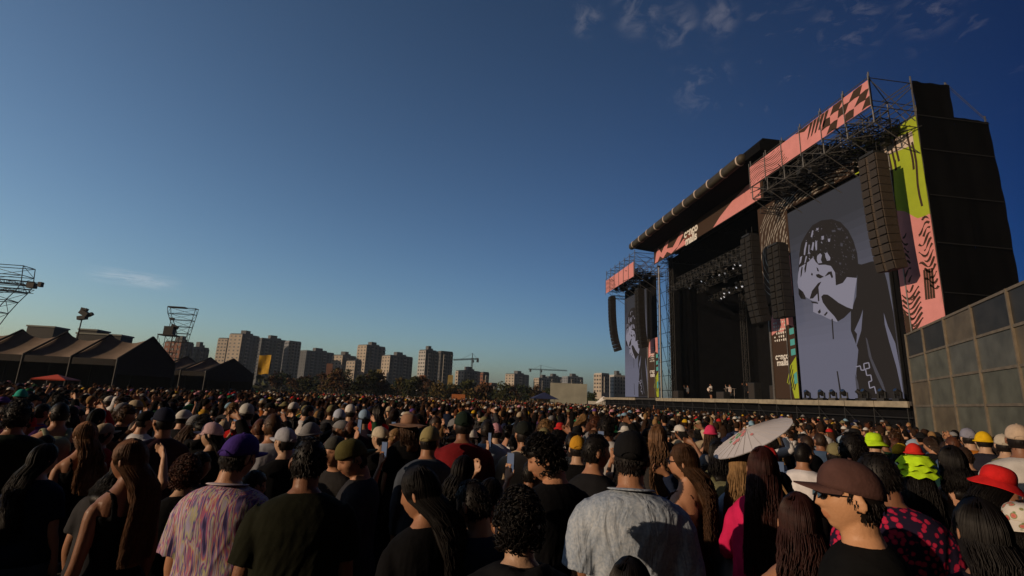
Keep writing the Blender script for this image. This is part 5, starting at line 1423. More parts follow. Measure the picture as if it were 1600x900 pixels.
def f_floral(t_, N, L, b):
    tc_ = N.new('ShaderNodeTexCoord'); v = N.new('ShaderNodeTexVoronoi'); v.inputs['Scale'].default_value = 34; v.inputs['Randomness'].default_value = 1; L.new(tc_.outputs['Object'], v.inputs['Vector'])
    n2 = N.new('ShaderNodeTexNoise'); n2.inputs['Scale'].default_value = 55; L.new(tc_.outputs['Object'], n2.inputs['Vector'])
    a = N.new('ShaderNodeMath'); a.operation = 'MULTIPLY_ADD'; a.inputs[1].default_value = .45; L.new(n2.outputs['Fac'], a.inputs[0]); L.new(v.outputs['Distance'], a.inputs[2])
    r = _ramp(N, [(.0, (.60, .04, .10)), (.62, (.46, .015, .06)), (.72, (.02, .008, .03)), (.85, (.015, .01, .03))]); L.new(a.outputs[0], r.inputs[0]); L.new(r.outputs[0], b.inputs['Base Color'])
def f_flowers_white(t_, N, L, b):
    tc_ = N.new('ShaderNodeTexCoord'); v = N.new('ShaderNodeTexVoronoi'); v.inputs['Scale'].default_value = 22; L.new(tc_.outputs['Object'], v.inputs['Vector'])
    r = _ramp(N, [(.0, (.45, .04, .05)), (.28, (.55, .20, .16)), (.36, (.15, .22, .08)), (.44, (.62, .58, .52))]); L.new(v.outputs['Distance'], r.inputs[0]); L.new(r.outputs[0], b.inputs['Base Color'])
STRIPE = fabric('striped_shirt_cloth', f_stripes); CHAM = fabric('pale_blue_shirt_cloth', f_chambray); FLOR = fabric('red_floral_cloth', f_floral); FLW = fabric('white_floral_cloth', f_flowers_white)

def place(px_, ytop, d, hat_extra=.02):
    """ground point and standing height of a person whose head top is seen at (px_, ytop), d metres ahead"""
    p = at(px_, ytop, d); return Vector((p.x, p.y, 0)), p.z-hat_extra
def away(loc, deg=0):
    """body heading: deg 0 = seen from behind, positive turned to the left"""
    return -math.atan2(loc.x, loc.y)+rad(deg)
def PP(fem=False, w=1.0, arms=('down', 'down'), head=(0, 0, 0), **k): return dict(fem=fem, w=w, arms=arms, head=head, **k)
TAKEN = []   # (x, y, radius) already occupied
HERO = []    # (px, label) landmarks
HPOS = {}
def hero(key, P, px_, ytop, d, deg, label, top='tee', legs='long', topmat=None, short='', hx=.02, rad_=.45, **kw):
    if d > 3.9: d *= 1.09
    D = proto(key, P, top, legs, hero=(d < 3.3), topmat=topmat)
    loc, h = place(px_, ytop, d, hx)
    o = person(D, loc, away(loc, deg), h, label, topname=TOPN[top], hero=(d < 4), leg='shorts' if legs == 'shorts' else 'trousers', **kw)
    TAKEN.append((loc.x, loc.y, rad_)); HPOS[key] = loc
    if short: HERO.append((px_, d, short))
    return o, loc, h, D
SK1, SK2, SK3, SK4 = (.40, .20, .115), (.32, .155, .085), (.22, .10, .055), (.46, .26, .165)
BLKH, BRNH, REDH, BLDH = (.006, .0045, .004), (.055, .026, .012), (.030, .008, .006), (.24, .14, .06)
DK = (.006, .006, .007)

o_blue, l_blue, h_blue, D_blue = hero('blue', PP(w=1.16, arms=('down', 'down'), head=(-12, 0, 0), belly=.05), 985, 668, 2.6, 6, 'broad man seen from behind in a pale blue short sleeved shirt and black cap', 'loose', 'long', CHAM, 'the man in the pale blue shirt', rad_=.55, hair='short', hat='cap', hatc=(.008, .008, .009), legc=(.03, .035, .05), skin=SK2, xs=1.0)
# collar of the blue shirt
def collar(o, D, m_, r_=.074):
    P = D['P']; mb = MB(); q, rr = smooth_path([(r_*1.05*math.sin(a), -.014-r_*.95*math.cos(a), 1.492+.012*math.cos(a)) for a in [k*.32-2.4 for k in range(16)]], [(.0045, .026)]*16, 2)
    mb.add(*soup_tube(q, rr, 8, side=(0, 0, 1))); 
    V = [(y if False else v) for v in mb.v]; ob = mb.build('collar', m_, o, smooth=True); return ob
collar(o_blue, D_blue, CHAM, .082)
o_str, l_str, h_str, D_str = hero('stripe', PP(w=1.12, arms=('down', 'down'), head=(-20, -6, 0), belly=.02), 372, 672, 2.8, -34, 'man from behind in a multicoloured striped shirt and purple cap', 'loose', 'long', STRIPE, 'the man in the striped shirt', rad_=.5, hair='short', hat='cap', hatc=(.055, .028, .20), legc=DK, skin=SK1)
collar(o_str, D_str, mat('pale_collar', (.5, .42, .45), .9), .078)
o_brn, l_brn, h_brn, D_brn = hero('profile', PP(w=1.08, arms=('down', 'cross'), head=(12, 3, 0)), 1330, 711, 1.86, 94, 'young man in profile with brown cap, glasses and black tshirt at the lower right', 'tee', 'long', None, 'the man in the brown cap', rad_=.45, hair='short', hat='cap', hatc=(.085, .042, .036), topc=(.008, .008, .008), legc=DK, skin=(.52, .27, .14), glasses=True)
hero('longhair', PP(True, .95, ('down', 'down'), (0, 0, 0)), 1247, 772, 2.15, 4, 'woman with long straight dark hair seen from behind, in front of the white tshirt', 'tank', 'long', None, 'the woman with long dark hair', hx=0, rad_=.35, hair='wavy', hairc=(.030, .010, .008), topc=DK, legc=DK, skin=SK2)
hero('pink', PP(True, 1.0, ('chest', 'down'), (6, 0, 0)), 1190, 699, 3.1, -8, 'woman in a bright pink blouse with long reddish hair under the parasol', 'long', 'long', None, 'the woman in the pink blouse', hx=0, hair='long', hairc=REDH, topc=(.60, .02, .10), legc=(.03, .06, .11), skin=SK2)
o_bl, l_bl, h_bl, D_bl = hero('blonde', PP(True, .95, ('down', 'parasol'), (-10, 0, 0)), 1158, 702, 3.5, 2, 'blonde woman in a white top and jeans holding up the white parasol', 'long', 'long', None, 'the blonde woman holding the parasol', hx=0, hair='long', hairc=BLDH, topc=(.42, .42, .46), legc=(.16, .24, .32), skin=SK4)
hero('sunglass', PP(True, 1.0, ('down', 'down'), (18, 0, 0)), 1072, 694, 3.45, 62, 'woman with sunglasses and long brown hair turned in profile, in a dark red top', 'tank', 'long', None, 'the woman in sunglasses', hx=0, hair='wavy', hairc=BRNH, topc=(.05, .018, .014), legc=(.10, .10, .12), skin=SK1, glasses=True)
hero('whitetee', PP(w=1.2, arms=('down', 'down'), head=(-20, 0, 0)), 1252, 688, 4.6, -14, 'man in a plain white tshirt leaning behind the brown capped man', 'tee', 'long', None, 'the man in the white tshirt', hair='short', hairc=BLKH, topc=(.66, .64, .66), legc=DK, skin=SK2)
hero('floral', PP(w=1.10, arms=('down', 'cup'), head=(55, -6, 0)), 1378, 700, 2.75, 20, 'dark haired man in a crimson floral shirt looking over his left shoulder', 'loose', 'long', FLOR, 'the man in the floral shirt', hair='short', hairc=BLKH, legc=DK, skin=SK3)
hero('neon', PP(True, 1.0, ('down', 'down'), (5, 0, 0)), 1430, 710, 3.9, 5, 'person in a frilly neon yellow bucket hat and dark clothes', 'tee', 'long', None, 'the neon yellow bucket hat', hx=.0, hair='long', hairc=BLKH, hat='ruffle', hatc=(.50, .80, .02), topc=DK, legc=DK, skin=SK2)
hero('redhat', PP(True, 1.05, ('down', 'chest'), (-15, -10, 12)), 1542, 722, 3.3, -8, 'person in a bright red bucket hat with long dark hair', 'tee', 'long', None, 'the red bucket hat', hx=.0, hair='long', hairc=BLKH, hat='bucket', hatc=(.62, .02, .02), topc=DK, legc=DK, skin=SK2)
hero('darkR', PP(True, 1.05, ('down', 'down'), (12, 0, 0)), 1532, 782, 1.95, 14, 'woman with a mass of dark hair and dark top in the lower right corner', 'tee', 'long', None, 'the dark haired woman at the lower right corner', hx=.0, rad_=.35, hair='wavy', hairc=BLKH, topc=(.012, .012, .02), legc=DK, skin=SK2)
hero('beige', PP(w=1.12, arms=('down', 'phone'), head=(0, 0, 0)), 1588, 660, 4.3, 4, 'man in a cream cap and white checked tshirt near the right edge', 'loose', 'long', None, 'the man in the cream cap', hair='short', hat='cap', hatc=(.50, .38, .28), topc=(.48, .46, .44), legc=DK, skin=SK3)
hero('tank', PP(True, .95, ('down', 'down'), (8, 0, 0)), 1487, 697, 3.9, 6, 'dark haired woman in a white tank top left of the red bucket hat', 'tank', 'long', None, 'the woman in the white tank top', hx=0, hair='bob', hairc=BLKH, topc=(.55, .53, .55), legc=DK, skin=SK1)
hero('bottom', PP(True, 1.0, ('down', 'down'), (0, 0, 0)), 985, 876, 1.62, 0, 'short person whose dark hair alone shows at the bottom, before the blue shirt', 'tee', 'long', None, 'the dark head at the bottom edge', hx=0, rad_=.32, hair='bob', hairc=BLKH, topc=DK, legc=DK)
hero('curlR', PP(True, 1.0, ('down', 'down'), (10, 0, 0)), 1028, 664, 4.6, 4, 'woman with long curly light brown hair just right of the black cap', 'tee', 'long', None, 'the woman with curly brown hair', hx=0, hair='wavy', hairc=(.13, .065, .03), topc=(.03, .028, .028), legc=DK, skin=SK1)
hero('yellowcap', PP(True, 1.0, ('chest', 'down'), (-52, 0, 0)), 928, 677, 3.6, -18, 'dark haired person in a black tshirt turned to the right, left of the blue shirt', 'tee', 'long', None, 'the black tshirt beside the blue shirt', hx=0, hair='short', hairc=BLKH, topc=(.014, .014, .016), legc=DK, skin=SK2)
hero('yc2', PP(w=1.0, arms=('down', 'down'), head=(0, 0, 0)), 903, 678, 4.4, 0, 'person in a mustard yellow cap half hidden by a dark head', 'tee', 'long', None, 'the mustard yellow cap', hat='cap', hair='short', hatc=(.50, .25, .02), topc=DK, legc=DK)
hero('profL', PP(w=1.08, arms=('cup', 'chest'), head=(58, -22, 0)), 868, 678, 3.0, 34, 'dark haired man with sunlit cheek bowing his head to the left', 'tee', 'long', None, 'the bowing man with the sunlit cheek', hx=0, hair='curly', hairc=BLKH, topc=DK, legc=DK, skin=SK1)
hero('hood', PP(w=1.15, arms=('chest', 'chest'), head=(0, -6, 0)), 815, 770, 1.95, 10, 'bulky figure in a black hoodie, bent forward left of the blue shirt', 'hoodie', 'long', None, 'the black hoodie', hx=0, rad_=.4, hair='curly', hairc=BLKH, topc=(.009, .009, .010), legc=DK)
hero('cream', PP(w=1.05, arms=('down', 'down'), head=(8, 0, 0)), 820, 655, 4.5, 10, 'man in a cream tshirt and black cap with a green band', 'tee', 'long', None, 'the man in the cream tshirt', hair='short', hat='cap', hatc=(.012, .014, .012), topc=(.58, .44, .30), legc=DK, skin=SK2)
hero('maroon', PP(w=1.22, arms=('cross', 'cross'), head=(0, 0, 0)), 726, 640, 4.4, 8, 'stout man in a maroon tshirt and dark cap in the centre of the crowd', 'tee', 'long', None, 'the man in maroon', hair='short', hat='cap', hatc=(.012, .022, .015), topc=(.18, .014, .018), legc=DK, skin=SK3)
hero('grey', PP(w=1.08, arms=('down', 'down'), head=(-25, 0, 0)), 672, 663, 4.0, 0, 'man in a slate blue sweater with a khaki cap, left of the man in maroon', 'long', 'long', None, 'the man in the slate blue sweater', hair='short', hat='cap', hatc=(.26, .22, .10), topc=(.055, .065, .085), legc=DK, skin=SK2)
hero('darkw', PP(True, 1.0, ('down', 'chest'), (42, -12, 0)), 672, 728, 2.35, 22, 'dark haired woman with a faintly lit cheek in deep shade at centre left', 'tee', 'long', None, 'the woman in deep shade at centre left', hx=0, rad_=.35, hair='long', hairc=BLKH, topc=DK, legc=DK, skin=SK2)
hero('denim', PP(w=.98, arms=('chest', 'chest'), head=(24, -12, 0)), 752, 748, 2.4, 30, 'person in dark denim with one sunlit hand raised to the chest', 'long', 'long', None, 'the dark denim sleeve', hx=0, rad_=.35, hair='short', hairc=BLKH, topc=(.014, .022, .045), legc=DK, skin=SK1)
hero('straw', PP(True, 1.0, ('down', 'down'), (20, 0, 0)), 641, 645, 4.9, 0, 'person in a wide tan sun hat behind the slate blue sweater', 'tee', 'long', None, 'the wide tan sun hat', hx=0, hair='bob', hairc=BRNH, hat='straw', hatc=(.26, .15, .10), topc=DK, legc=DK)
hero('olive', PP(w=1.05, arms=('cup', 'down'), head=(35, -22, 0)), 568, 676, 3.3, 172-90, 'man in an olive cap and grey tshirt looking down to the left', 'tee', 'long', None, 'the man in the olive cap', hair='short', hat='cap_back', hatc=(.085, .075, .025), topc=(.035, .035, .04), legc=DK, skin=SK1)
hero('facing', PP(w=.98, arms=('down', 'down'), head=(0, 0, 0)), 530, 677, 3.9, 140, 'man with a sunlit face turned towards us under a grey cap', 'tee', 'long', None, 'the man facing us under a grey cap', hair='short', hat='cap_back', hatc=(.06, .06, .055), topc=(.03, .028, .028), legc=DK, skin=SK1)
hero('backdark', PP(w=1.15, arms=('down', 'down'), head=(0, 0, 0)), 487, 682, 2.6, -4, 'tall dark haired man from behind in an olive black tshirt beside the striped shirt', 'tee', 'long', None, 'the olive black tshirt', hx=0, hair='short', hairc=BLKH, topc=(.014, .015, .009), legc=DK, skin=SK3)
hero('whiteback', PP(w=1.12, arms=('down', 'cup'), head=(5, 0, 0)), 430, 645, 4.3, 6, 'man from behind in a white tshirt just right of the purple cap', 'tee', 'long', None, 'the man in white behind the purple cap', hx=0, hair='short', hairc=BRNH, topc=(.42, .43, .48), legc=DK, skin=SK1)
hero('hairL', PP(True, .95, ('down', 'down'), (30, 0, 0)), 213, 687, 3.0, 22, 'woman with very long brown hair and bare shoulders at the lower left', 'tank', 'long', None, 'the woman with very long brown hair', hx=0, rad_=.38, hair='long', hairc=(.10, .045, .02), topc=DK, legc=(.035, .045, .07), skin=SK3)
hero('womL2', PP(True, .98, ('down', 'chest'), (20, 0, 0)), 140, 660, 4.0, 14, 'woman with light brown hair and a sunlit bare arm, left of the very long hair', 'tank', 'long', None, 'the woman with the sunlit arm', hx=0, hair='wavy', hairc=(.17, .08, .035), topc=DK, legc=(.02, .02, .04), skin=SK2)
hero('manL3', PP(w=1.05, arms=('down', 'down'), head=(10, 0, 0)), 98, 628, 4.9, 8, 'man in a navy tank top with a sunlit shoulder at the far left', 'tank', 'long', None, 'the man with the sunlit shoulder', hx=0, hair='short', hairc=BLKH, topc=(.012, .018, .035), legc=DK, skin=SK1)
hero('edgeL', PP(w=1.1, arms=('down', 'down'), head=(0, 0, 0)), 32, 628, 4.0, -4, 'man in a dark green shirt at the left edge', 'loose', 'long', None, 'the man at the left edge', hx=0, hair='curly', hairc=BLKH, topc=(.014, .022, .015), legc=DK, skin=SK2)
hero('curlL', PP(True, 1.0, ('down', 'down'), (10, 0, 0)), 295, 715, 3.35, 0, 'woman with curly auburn hair and dark clothes left of the striped shirt', 'tee', 'long', None, 'the woman with curly auburn hair', hx=0, rad_=.3, hair='curly', hairc=(.055, .018, .010), topc=DK, legc=DK)
hero('pinkcapL', PP(True, 1.0, ('cup', 'down'), (48, 0, 0)), 338, 657, 4.4, 20, 'person in a pale pink cap turned to the left, left of the purple cap', 'tee', 'long', None, 'the pale pink cap', hair='bob', hat='cap', hatc=(.55, .38, .42), topc=DK, legc=DK)
hero('navycap', PP(w=1.0, arms=('down', 'cup'), head=(20, 0, 0)), 262, 634, 4.3, 8, 'man in a dark navy cap and plum tshirt above the very long brown hair', 'tee', 'long', None, 'the navy cap', hair='short', hat='cap', hatc=(.012, .014, .03), topc=(.05, .025, .035), legc=DK, skin=SK2)
hero('blackhair', PP(w=1.05, arms=('down', 'down'), head=(0, 0, 0)), 1330, 674, 3.7, 0, 'short haired man in a dark shirt with red collar behind the brown cap', 'tee', 'long', None, 'the short haired man behind the brown cap', hx=0, hair='short', hairc=BLKH, topc=(.02, .012, .014), legc=DK)
hero('pinkcap', PP(True, .95, ('hip', 'down'), (0, 0, 0)), 1110, 661, 6.4, 0, 'bare shouldered person in a hot pink cap beyond the parasol', 'tank', 'long', None, 'the hot pink cap', hair='long', hat='beanie', hatc=(.60, .04, .12), hairc=BRNH, topc=DK, skin=SK1)
hero('redcap', PP(w=1.0, arms=('down', 'down'), head=(0, 0, 0)), 1426, 689, 5.4, 0, 'person in a round red cap beyond the neon yellow bucket hat', 'tee', 'long', None, 'the round red cap', hair='short', hat='beanie', hatc=(.60, .03, .02), topc=(.015, .05, .05))
hero('neon2', PP(w=1.0, arms=('down', 'down'), head=(0, 0, 0)), 1364, 672, 5.6, 0, 'person in a neon yellow cap and pale blue top beyond the crimson floral shirt', 'tee', 'long', None, 'the neon yellow cap', hair='short', hat='bucket', hatc=(.50, .78, .02), topc=(.12, .22, .30))
hero('ycapR', PP(w=1.0, arms=('down', 'down'), head=(10, 0, 0)), 1535, 671, 6.0, 0, 'person in a bright yellow cap before the panel wall', 'tee', 'long', None, 'the bright yellow cap', hair='short', hat='beanie', hatc=(.68, .42, .01), topc=(.02, .02, .03))
hero('gcapR', PP(w=1.0, arms=('down', 'down'), head=(10, 0, 0)), 1512, 667, 6.3, 10, 'person in a grey blue cap with orange neck scarf before the panel wall', 'tee', 'long', None, 'the grey blue cap', hair='short', hat='cap', hatc=(.22, .22, .28), topc=(.40, .14, .02))
hero('wbucket', PP(True, 1.0, ('down', 'down'), (10, 0, 0)), 1566, 676, 5.6, 0, 'person in an off white cap and khaki top left of the cream cap', 'tee', 'long', None, 'the off white cap', hair='short', hat='cap', hatc=(.46, .40, .32), topc=(.16, .15, .09))
hero('teal', PP(w=1.0, arms=('down', 'down'), head=(10, 0, 0)), 36, 606, 8.2, 0, 'person in a teal beanie near the left edge', 'tee', 'long', None, 'the teal beanie', hair='short', hat='beanie', hatc=(.02, .30, .24), topc=DK)
hero('pinkcapC', PP(w=1.0, arms=('down', 'down'), head=(10, 0, 0)), 776, 659, 6.0, 0, 'person in a pink cap and pale striped shirt right of the man in maroon', 'tee', 'long', None, 'the pink cap', hair='short', hat='cap', hatc=(.50, .26, .30), topc=(.38, .42, .50))
hero('paleback', PP(w=1.1, arms=('down', 'down'), head=(0, 0, 0)), 762, 655, 5.3, 4, 'man in a pale blue tshirt beside the pink cap', 'tee', 'long', None, 'the pale blue tshirt', hx=0, hair='short', topc=(.32, .40, .50), skin=SK2)
hero('whiteC', PP(w=1.0, arms=('down', 'down'), head=(0, 0, 0)), 948, 652, 5.6, 4, 'man in a white striped tshirt just left of the black cap', 'tee', 'long', None, 'the white striped tshirt', hx=0, hair='curly', topc=(.60, .58, .58), skin=SK2)
hero('kcap', PP(w=1.0, arms=('down', 'down'), head=(0, 0, 0)), 676, 665, 5.3, 170, 'man facing us under a light khaki cap above the slate blue sweater', 'tee', 'long', None, 'the light khaki cap', hair='short', hat='cap', hatc=(.32, .30, .14), topc=DK, skin=SK2) if False else None
hero('wcapC', PP(w=1.0, arms=('down', 'down'), head=(40, 0, 0)), 598, 664, 4.9, 14, 'person in a cream cap turned left, left of the wide tan sun hat', 'tee', 'long', None, 'the cream cap in the middle', hair='short', hat='cap', hatc=(.50, .44, .34), topc=DK)
hero('bcap1', PP(w=1.0, arms=('down', 'down'), head=(10, 0, 0)), 532, 637, 6.4, 0, 'person in a pale blue cap, leftmost of three light caps above the olive cap', 'tee', 'long', None, 'the pale blue cap', hair='short', hat='cap', hatc=(.34, .38, .48), topc=DK)
hero('bcap2', PP(w=1.0, arms=('down', 'down'), head=(10, 0, 0)), 549, 630, 7.4, 0, 'person in a white cap, middle one of three light caps above the olive cap', 'tee', 'long', None, 'the white cap', hair='short', hat='cap', hatc=(.55, .52, .50), topc=DK)
hero('bcap3', PP(w=1.0, arms=('down', 'down'), head=(10, 0, 0)), 571, 638, 6.5, 0, 'person in a blue and white cap, rightmost of three light caps above the olive cap', 'tee', 'long', None, 'the blue and white cap', hair='short', hat='cap', hatc=(.22, .32, .45), topc=(.04, .03, .05))
hero('redC', PP(True, 1.0, ('down', 'down'), (10, 0, 0)), 592, 632, 8.0, 0, 'person in a scarlet tshirt right of the three light caps', 'tee', 'long', None, 'the scarlet tshirt', hx=0, hair='bob', topc=(.45, .01, .015))
hero('redL', PP(w=1.0, arms=('down', 'down'), head=(10, 0, 0)), 388, 628, 5.8, 0, 'man in a red tshirt with a white cap behind the purple cap', 'tee', 'long', None, 'the red tshirt behind the purple cap', hair='short', hat='cap', hatc=(.42, .42, .40), topc=(.42, .012, .01))
hero('greycapL', PP(w=1.0, arms=('down', 'down'), head=(35, 0, 0)), 451, 665, 4.0, 10, 'person in a pale grey cap between the white back and the olive black tshirt', 'tee', 'long', None, 'the pale grey cap', hair='short', hat='cap', hatc=(.36, .37, .42), topc=DK)

# --- things people hold or wear on their backs
def top_thing(name, loc, rz, label, cat): return empty(name, loc, label, cat, rz=rz)
# paper parasol held by the blonde woman
pc = at(1175, 684, 3.55)
t = empty('parasol', (pc.x, pc.y, pc.z), 'white paper parasol painted with pink and green flowers, held up above the crowd', 'parasol')
# the visible disc: axis tilted so that it is seen almost edge on, low at the left
rr0 = (pc-CO).normalized(); r1 = (CR-rr0*rr0.dot(CR)).normalized(); u1 = rr0.cross(r1)*-1
if u1.dot(CU) < 0: u1 = -u1
axis = (u1*.885 - r1*.41 - rr0*.235).normalized(); q_ = axis.to_track_quat('Z', 'Y'); t.rotation_mode = 'QUATERNION'; t.rotation_quaternion = q_
R0 = .30; mb = MB(); n = 28
for lay in (0, 1):
    rows = [[(R0*f*math.cos(6.2832*i/n)*(1-.012*(i % 2)), R0*f*math.sin(6.2832*i/n)*(1-.012*(i % 2)), .075*(1-f)-.004*lay) for i in range(n+1)] for f in (.03, .35, .7, 1)]
    mb.grid(rows if not lay else [r_[::-1] for r_ in rows])
mb.build('canopy', mat('parasol_paper', (.50, .48, .50), .7, nscale=5, namt=.08), t)
mb = MB(); mb.bar((0, 0, .09), (0, 0, -.62), .008, 6); mb.build('handle', mat('bamboo', (.30, .18, .08), .6), t)
mb = MB()
for i in range(n): mb.bar((0, 0, .077), (R0*.99*math.cos(6.2832*i/n), R0*.99*math.sin(6.2832*i/n), .002), .0016, 3)
mb.build('rib', mat('parasol_rib', (.44, .41, .41), .6), t)
R_ = random.Random(2); loc2 = q_.inverted()
for m_, cnt, s_ in ((mat('petal_pink', (.55, .20, .20), .7), 12, .020), (mat('petal_green', (.10, .34, .14), .7), 6, .016)):
    mb = MB()
    for _ in range(cnt):
        v = Vector(loc2 @ (r1*R_.uniform(-.16, .02) + rr0*(-.02+R_.uniform(-.10, .06)))); a0 = R_.uniform(0, 6); r0 = math.hypot(v.x, v.y)
        if r0 > R0*.9: continue
        Q = [(v.x+s_*R_.uniform(.6, 1.1)*math.cos(a0+k), v.y+s_*R_.uniform(.6, 1.1)*math.sin(a0+k)) for k in range(6)]
        mb.poly([(a_, b_, .075*(1-math.hypot(a_, b_)/R0)+.0035+.001*(cnt < 10)) for a_, b_ in Q])
    mb.build('painted_flowers', m_, t)
# backpacks
def backpack(D, loc, rz, h, col, label, s=1.0):
    k = h/1.752; t = empty('backpack', loc, label, 'backpack', rz=rz); t.scale = (k, k, k)
    M_ = mat('backpack_cloth_%s' % label.split()[0], col, .8, nscale=12, namt=.3, bump=.4, bscale=20)
    y = -.125-D['P']['w']*.05
    me = remesh([soup_tube(*smooth_path([(0, y-.045, .98), (0, y-.075, 1.06), (0, y-.085, 1.2), (0, y-.06, 1.34), (0, y-.03, 1.40)], [(.12*s, .05), (.150*s, .085), (.150*s, .09), (.135*s, .07), (.08*s, .03)], 3), n=20, p=2.8),
                 soup_tube(*smooth_path([(0, y-.15, 1.02), (0, y-.165, 1.10), (0, y-.15, 1.18)], [(.09*s, .03), (.105*s, .035), (.09*s, .03)], 3), n=16, p=2.8)], 'bag_body', .012, M_, disp=folds(.008, 5))
    link('bag_body', me, t)
    for s_ in (-1, 1):
        mb = MB(); w_ = D['P']['w']; q, rr = smooth_path([(s_*.07, y-.01, 1.38), (s_*.095*w_, -.03, 1.485), (s_*.10*w_, .10, 1.40), (s_*.12*w_, .135*w_, 1.24), (s_*.15*w_, .06, 1.08), (s_*.12, y, 1.03)], [(.024, .007)]*6, 3)
        mb.add(*soup_tube(q, rr, 8)); mb.build('strap', M_, t, smooth=True)
    return t
loc, h = place(1118, 690, 4.2)
D = hero('packman', PP(w=1.0, arms=('down', 'down'), head=(0, 0, 0)), 1122, 690, 4.3, 8, 'person wearing an olive backpack left of the blonde woman', 'tee', 'long', None, 'the person with the olive backpack', hx=0, hair='bob', hairc=BLKH, topc=DK, legc=(.08, .11, .15))
backpack(D[3], D[1], away(D[1], 8), D[2], (.16, .155, .075), 'olive green backpack on the person left of the blonde woman')
o_ = [q for q in bpy.data.objects if q.get('label', '').startswith('man in a navy tank')][0]
backpack(PROTO['manL3'], o_.location, o_.rotation_euler[2], o_.scale.z*1.752, (.20, .22, .13), 'khaki backpack with pale lining on the man at the far left', .8)
# cup and phones
def cup(p, label, col=(.6, .6, .62)):
    t = empty('cup', p, label, 'cup'); mb = MB(); mb.add(*soup_tube([(0, 0, -.06), (0, 0, .05)], [.028, .038], 14, cap=False)); mb.build('cup_body', mat('plastic_cup', col, .4), t, smooth=False)
    mb = MB(); mb.add(*soup_tube([(0, 0, .05), (0, 0, .056)], [.041, .041], 14, cap=False)); mb.build('rim', mat('plastic_cup', col, .4), t)
S, E, W, hd, n_ = arm_joints(PROTO['whiteback']['P'], 1)
ob = [q for q in bpy.data.objects if q.get('label', '').startswith('man from behind in a white')][0]
bpy.context.view_layer.update()
cup(ob.matrix_world @ (W+hd*.09+n_*.035), 'clear pale plastic cup held by the man in white behind the purple cap')
# floral bucket hat person at the right edge
ob = hero('florhat', PP(True, 1.0, ('down', 'down'), (0, 0, 0)), 1592, 783, 2.75, 0, 'person at the right edge in a floral print bucket hat', 'tee', 'long', None, 'the floral bucket hat', hx=0, rad_=.35, hair='bob', hairc=BLKH, hat='bucket', hatc=(.5, .45, .4), topc=DK, legc=DK)
for c in ob[0].children:
    if c.name.startswith('bucket_hat'): c.material_slots[0].link = 'OBJECT'; c.material_slots[0].material = FLW

# ------------------------------------------------------------------ individual people of the crowd, nearest first
PR = []
ARM = [('down', 'down'), ('down', 'head'), ('cup', 'down'), ('cross', 'cross'), ('down', 'chest'), ('phone', 'phone'), ('down', 'phone'), ('hip', 'down')]
for i, (fem, top, wd_) in enumerate(((False, 'tee', 1.08), (True, 'tank', .98), (False, 'loose', 1.14), (True, 'tee', 1.0), (False, 'tank', 1.04), (True, 'crop', .94), (False, 'long', 1.06), (True, 'long', 1.0), (False, 'tee', 1.2), (False, 'hoodie', 1.05), (True, 'tee', 1.06), (False, 'tee', 1.0))):
    P = PP(fem, wd_, ARM[i % 8], ((-18, 12, 0, 30, -40, 8, 22, -8, 0, 48, -25, 5)[i], (0, -5, 3, 0, -14, 0, 4, 0, -4, -8, 0, 2)[i], 0))
    PR.append((proto('crowd%d' % i, P, top, 'shorts' if i in (2, 8, 5) else 'long', vox=.014), fem, top))
TC = [('black', (.008, .008, .009), 14), ('dark grey', (.035, .035, .038), 5), ('navy', (.012, .018, .04), 4), ('white', (.55, .54, .55), 3.4), ('maroon', (.12, .012, .018), 2), ('red', (.42, .02, .02), 1.3), ('brown', (.06, .03, .02), 2),
      ('grey', (.16, .16, .17), 1.6), ('cream', (.42, .34, .24), 1.3), ('olive', (.05, .05, .02), 1.3), ('denim blue', (.06, .10, .18), 1.5), ('pale blue', (.25, .33, .42), .9), ('dark green', (.012, .04, .02), 1), ('mustard', (.42, .24, .03), .5), ('pink', (.50, .18, .22), .6), ('orange', (.48, .14, .03), .5), ('purple', (.07, .03, .14), .5)]
HTC = [('black', (.010, .010, .011), 6), ('white', (.55, .53, .50), 4), ('grey', (.2, .2, .21), 2), ('beige', (.40, .32, .22), 2.2), ('navy', (.012, .016, .045), 2), ('red', (.45, .02, .02), 1.3), ('green', (.02, .14, .06), .9), ('yellow', (.55, .34, .02), .7), ('pink', (.52, .25, .30), .9), ('khaki', (.18, .16, .08), 1.2), ('purple', (.10, .05, .22), .5), ('sky blue', (.20, .34, .46), .7)]
HRC = [('black', BLKH, 7), ('dark brown', (.03, .016, .010), 5), ('brown', BRNH, 3), ('auburn', (.08, .028, .014), 1), ('blond', BLDH, .8)]
def pick(R_, L_): return R_.choices(L_, [q[2] for q in L_])[0]
HEROROW = sorted(HERO)
used = set(q['label'] for q in bpy.data.objects if q.get('category') == 'person')
def near_mark(px_, d):
    """phrase that ties a crowd member to the closest landmark person"""
    H = sorted(HERO, key=lambda q: abs(q[0]-px_)+12*abs(q[1]-d))
    return H
def cam_px(p):
    v = Vector(p)-CO; z = v.dot(CF)
    return (800+FPX*v.dot(CR)/z, 450-FPX*v.dot(CU)/z, z) if z > .1 else (9999, 9999, z)
RC = random.Random(2024); people = []; cell = {}
def free(x, y, r):
    for tx, ty, tr in TAKEN:
        if (x-tx)**2+(y-ty)**2 < (max(r, tr)*.5+min(r, tr)*.5+.02)**2: return False
    return True
def blocked(x, y):
    v = Vector((x, y))-WALL_A; s_ = v.dot(WALL_D); n_ = v.dot(WALL_N)
    if (-1 < s_ < 13) and n_ < .8 and n_ > -14 and s_ > -.5: return True
    if x > 24.0 and y > 12: return True
    return False
RINGS = []; dmax = 13.6
cand = []
N0 = len(HERO)
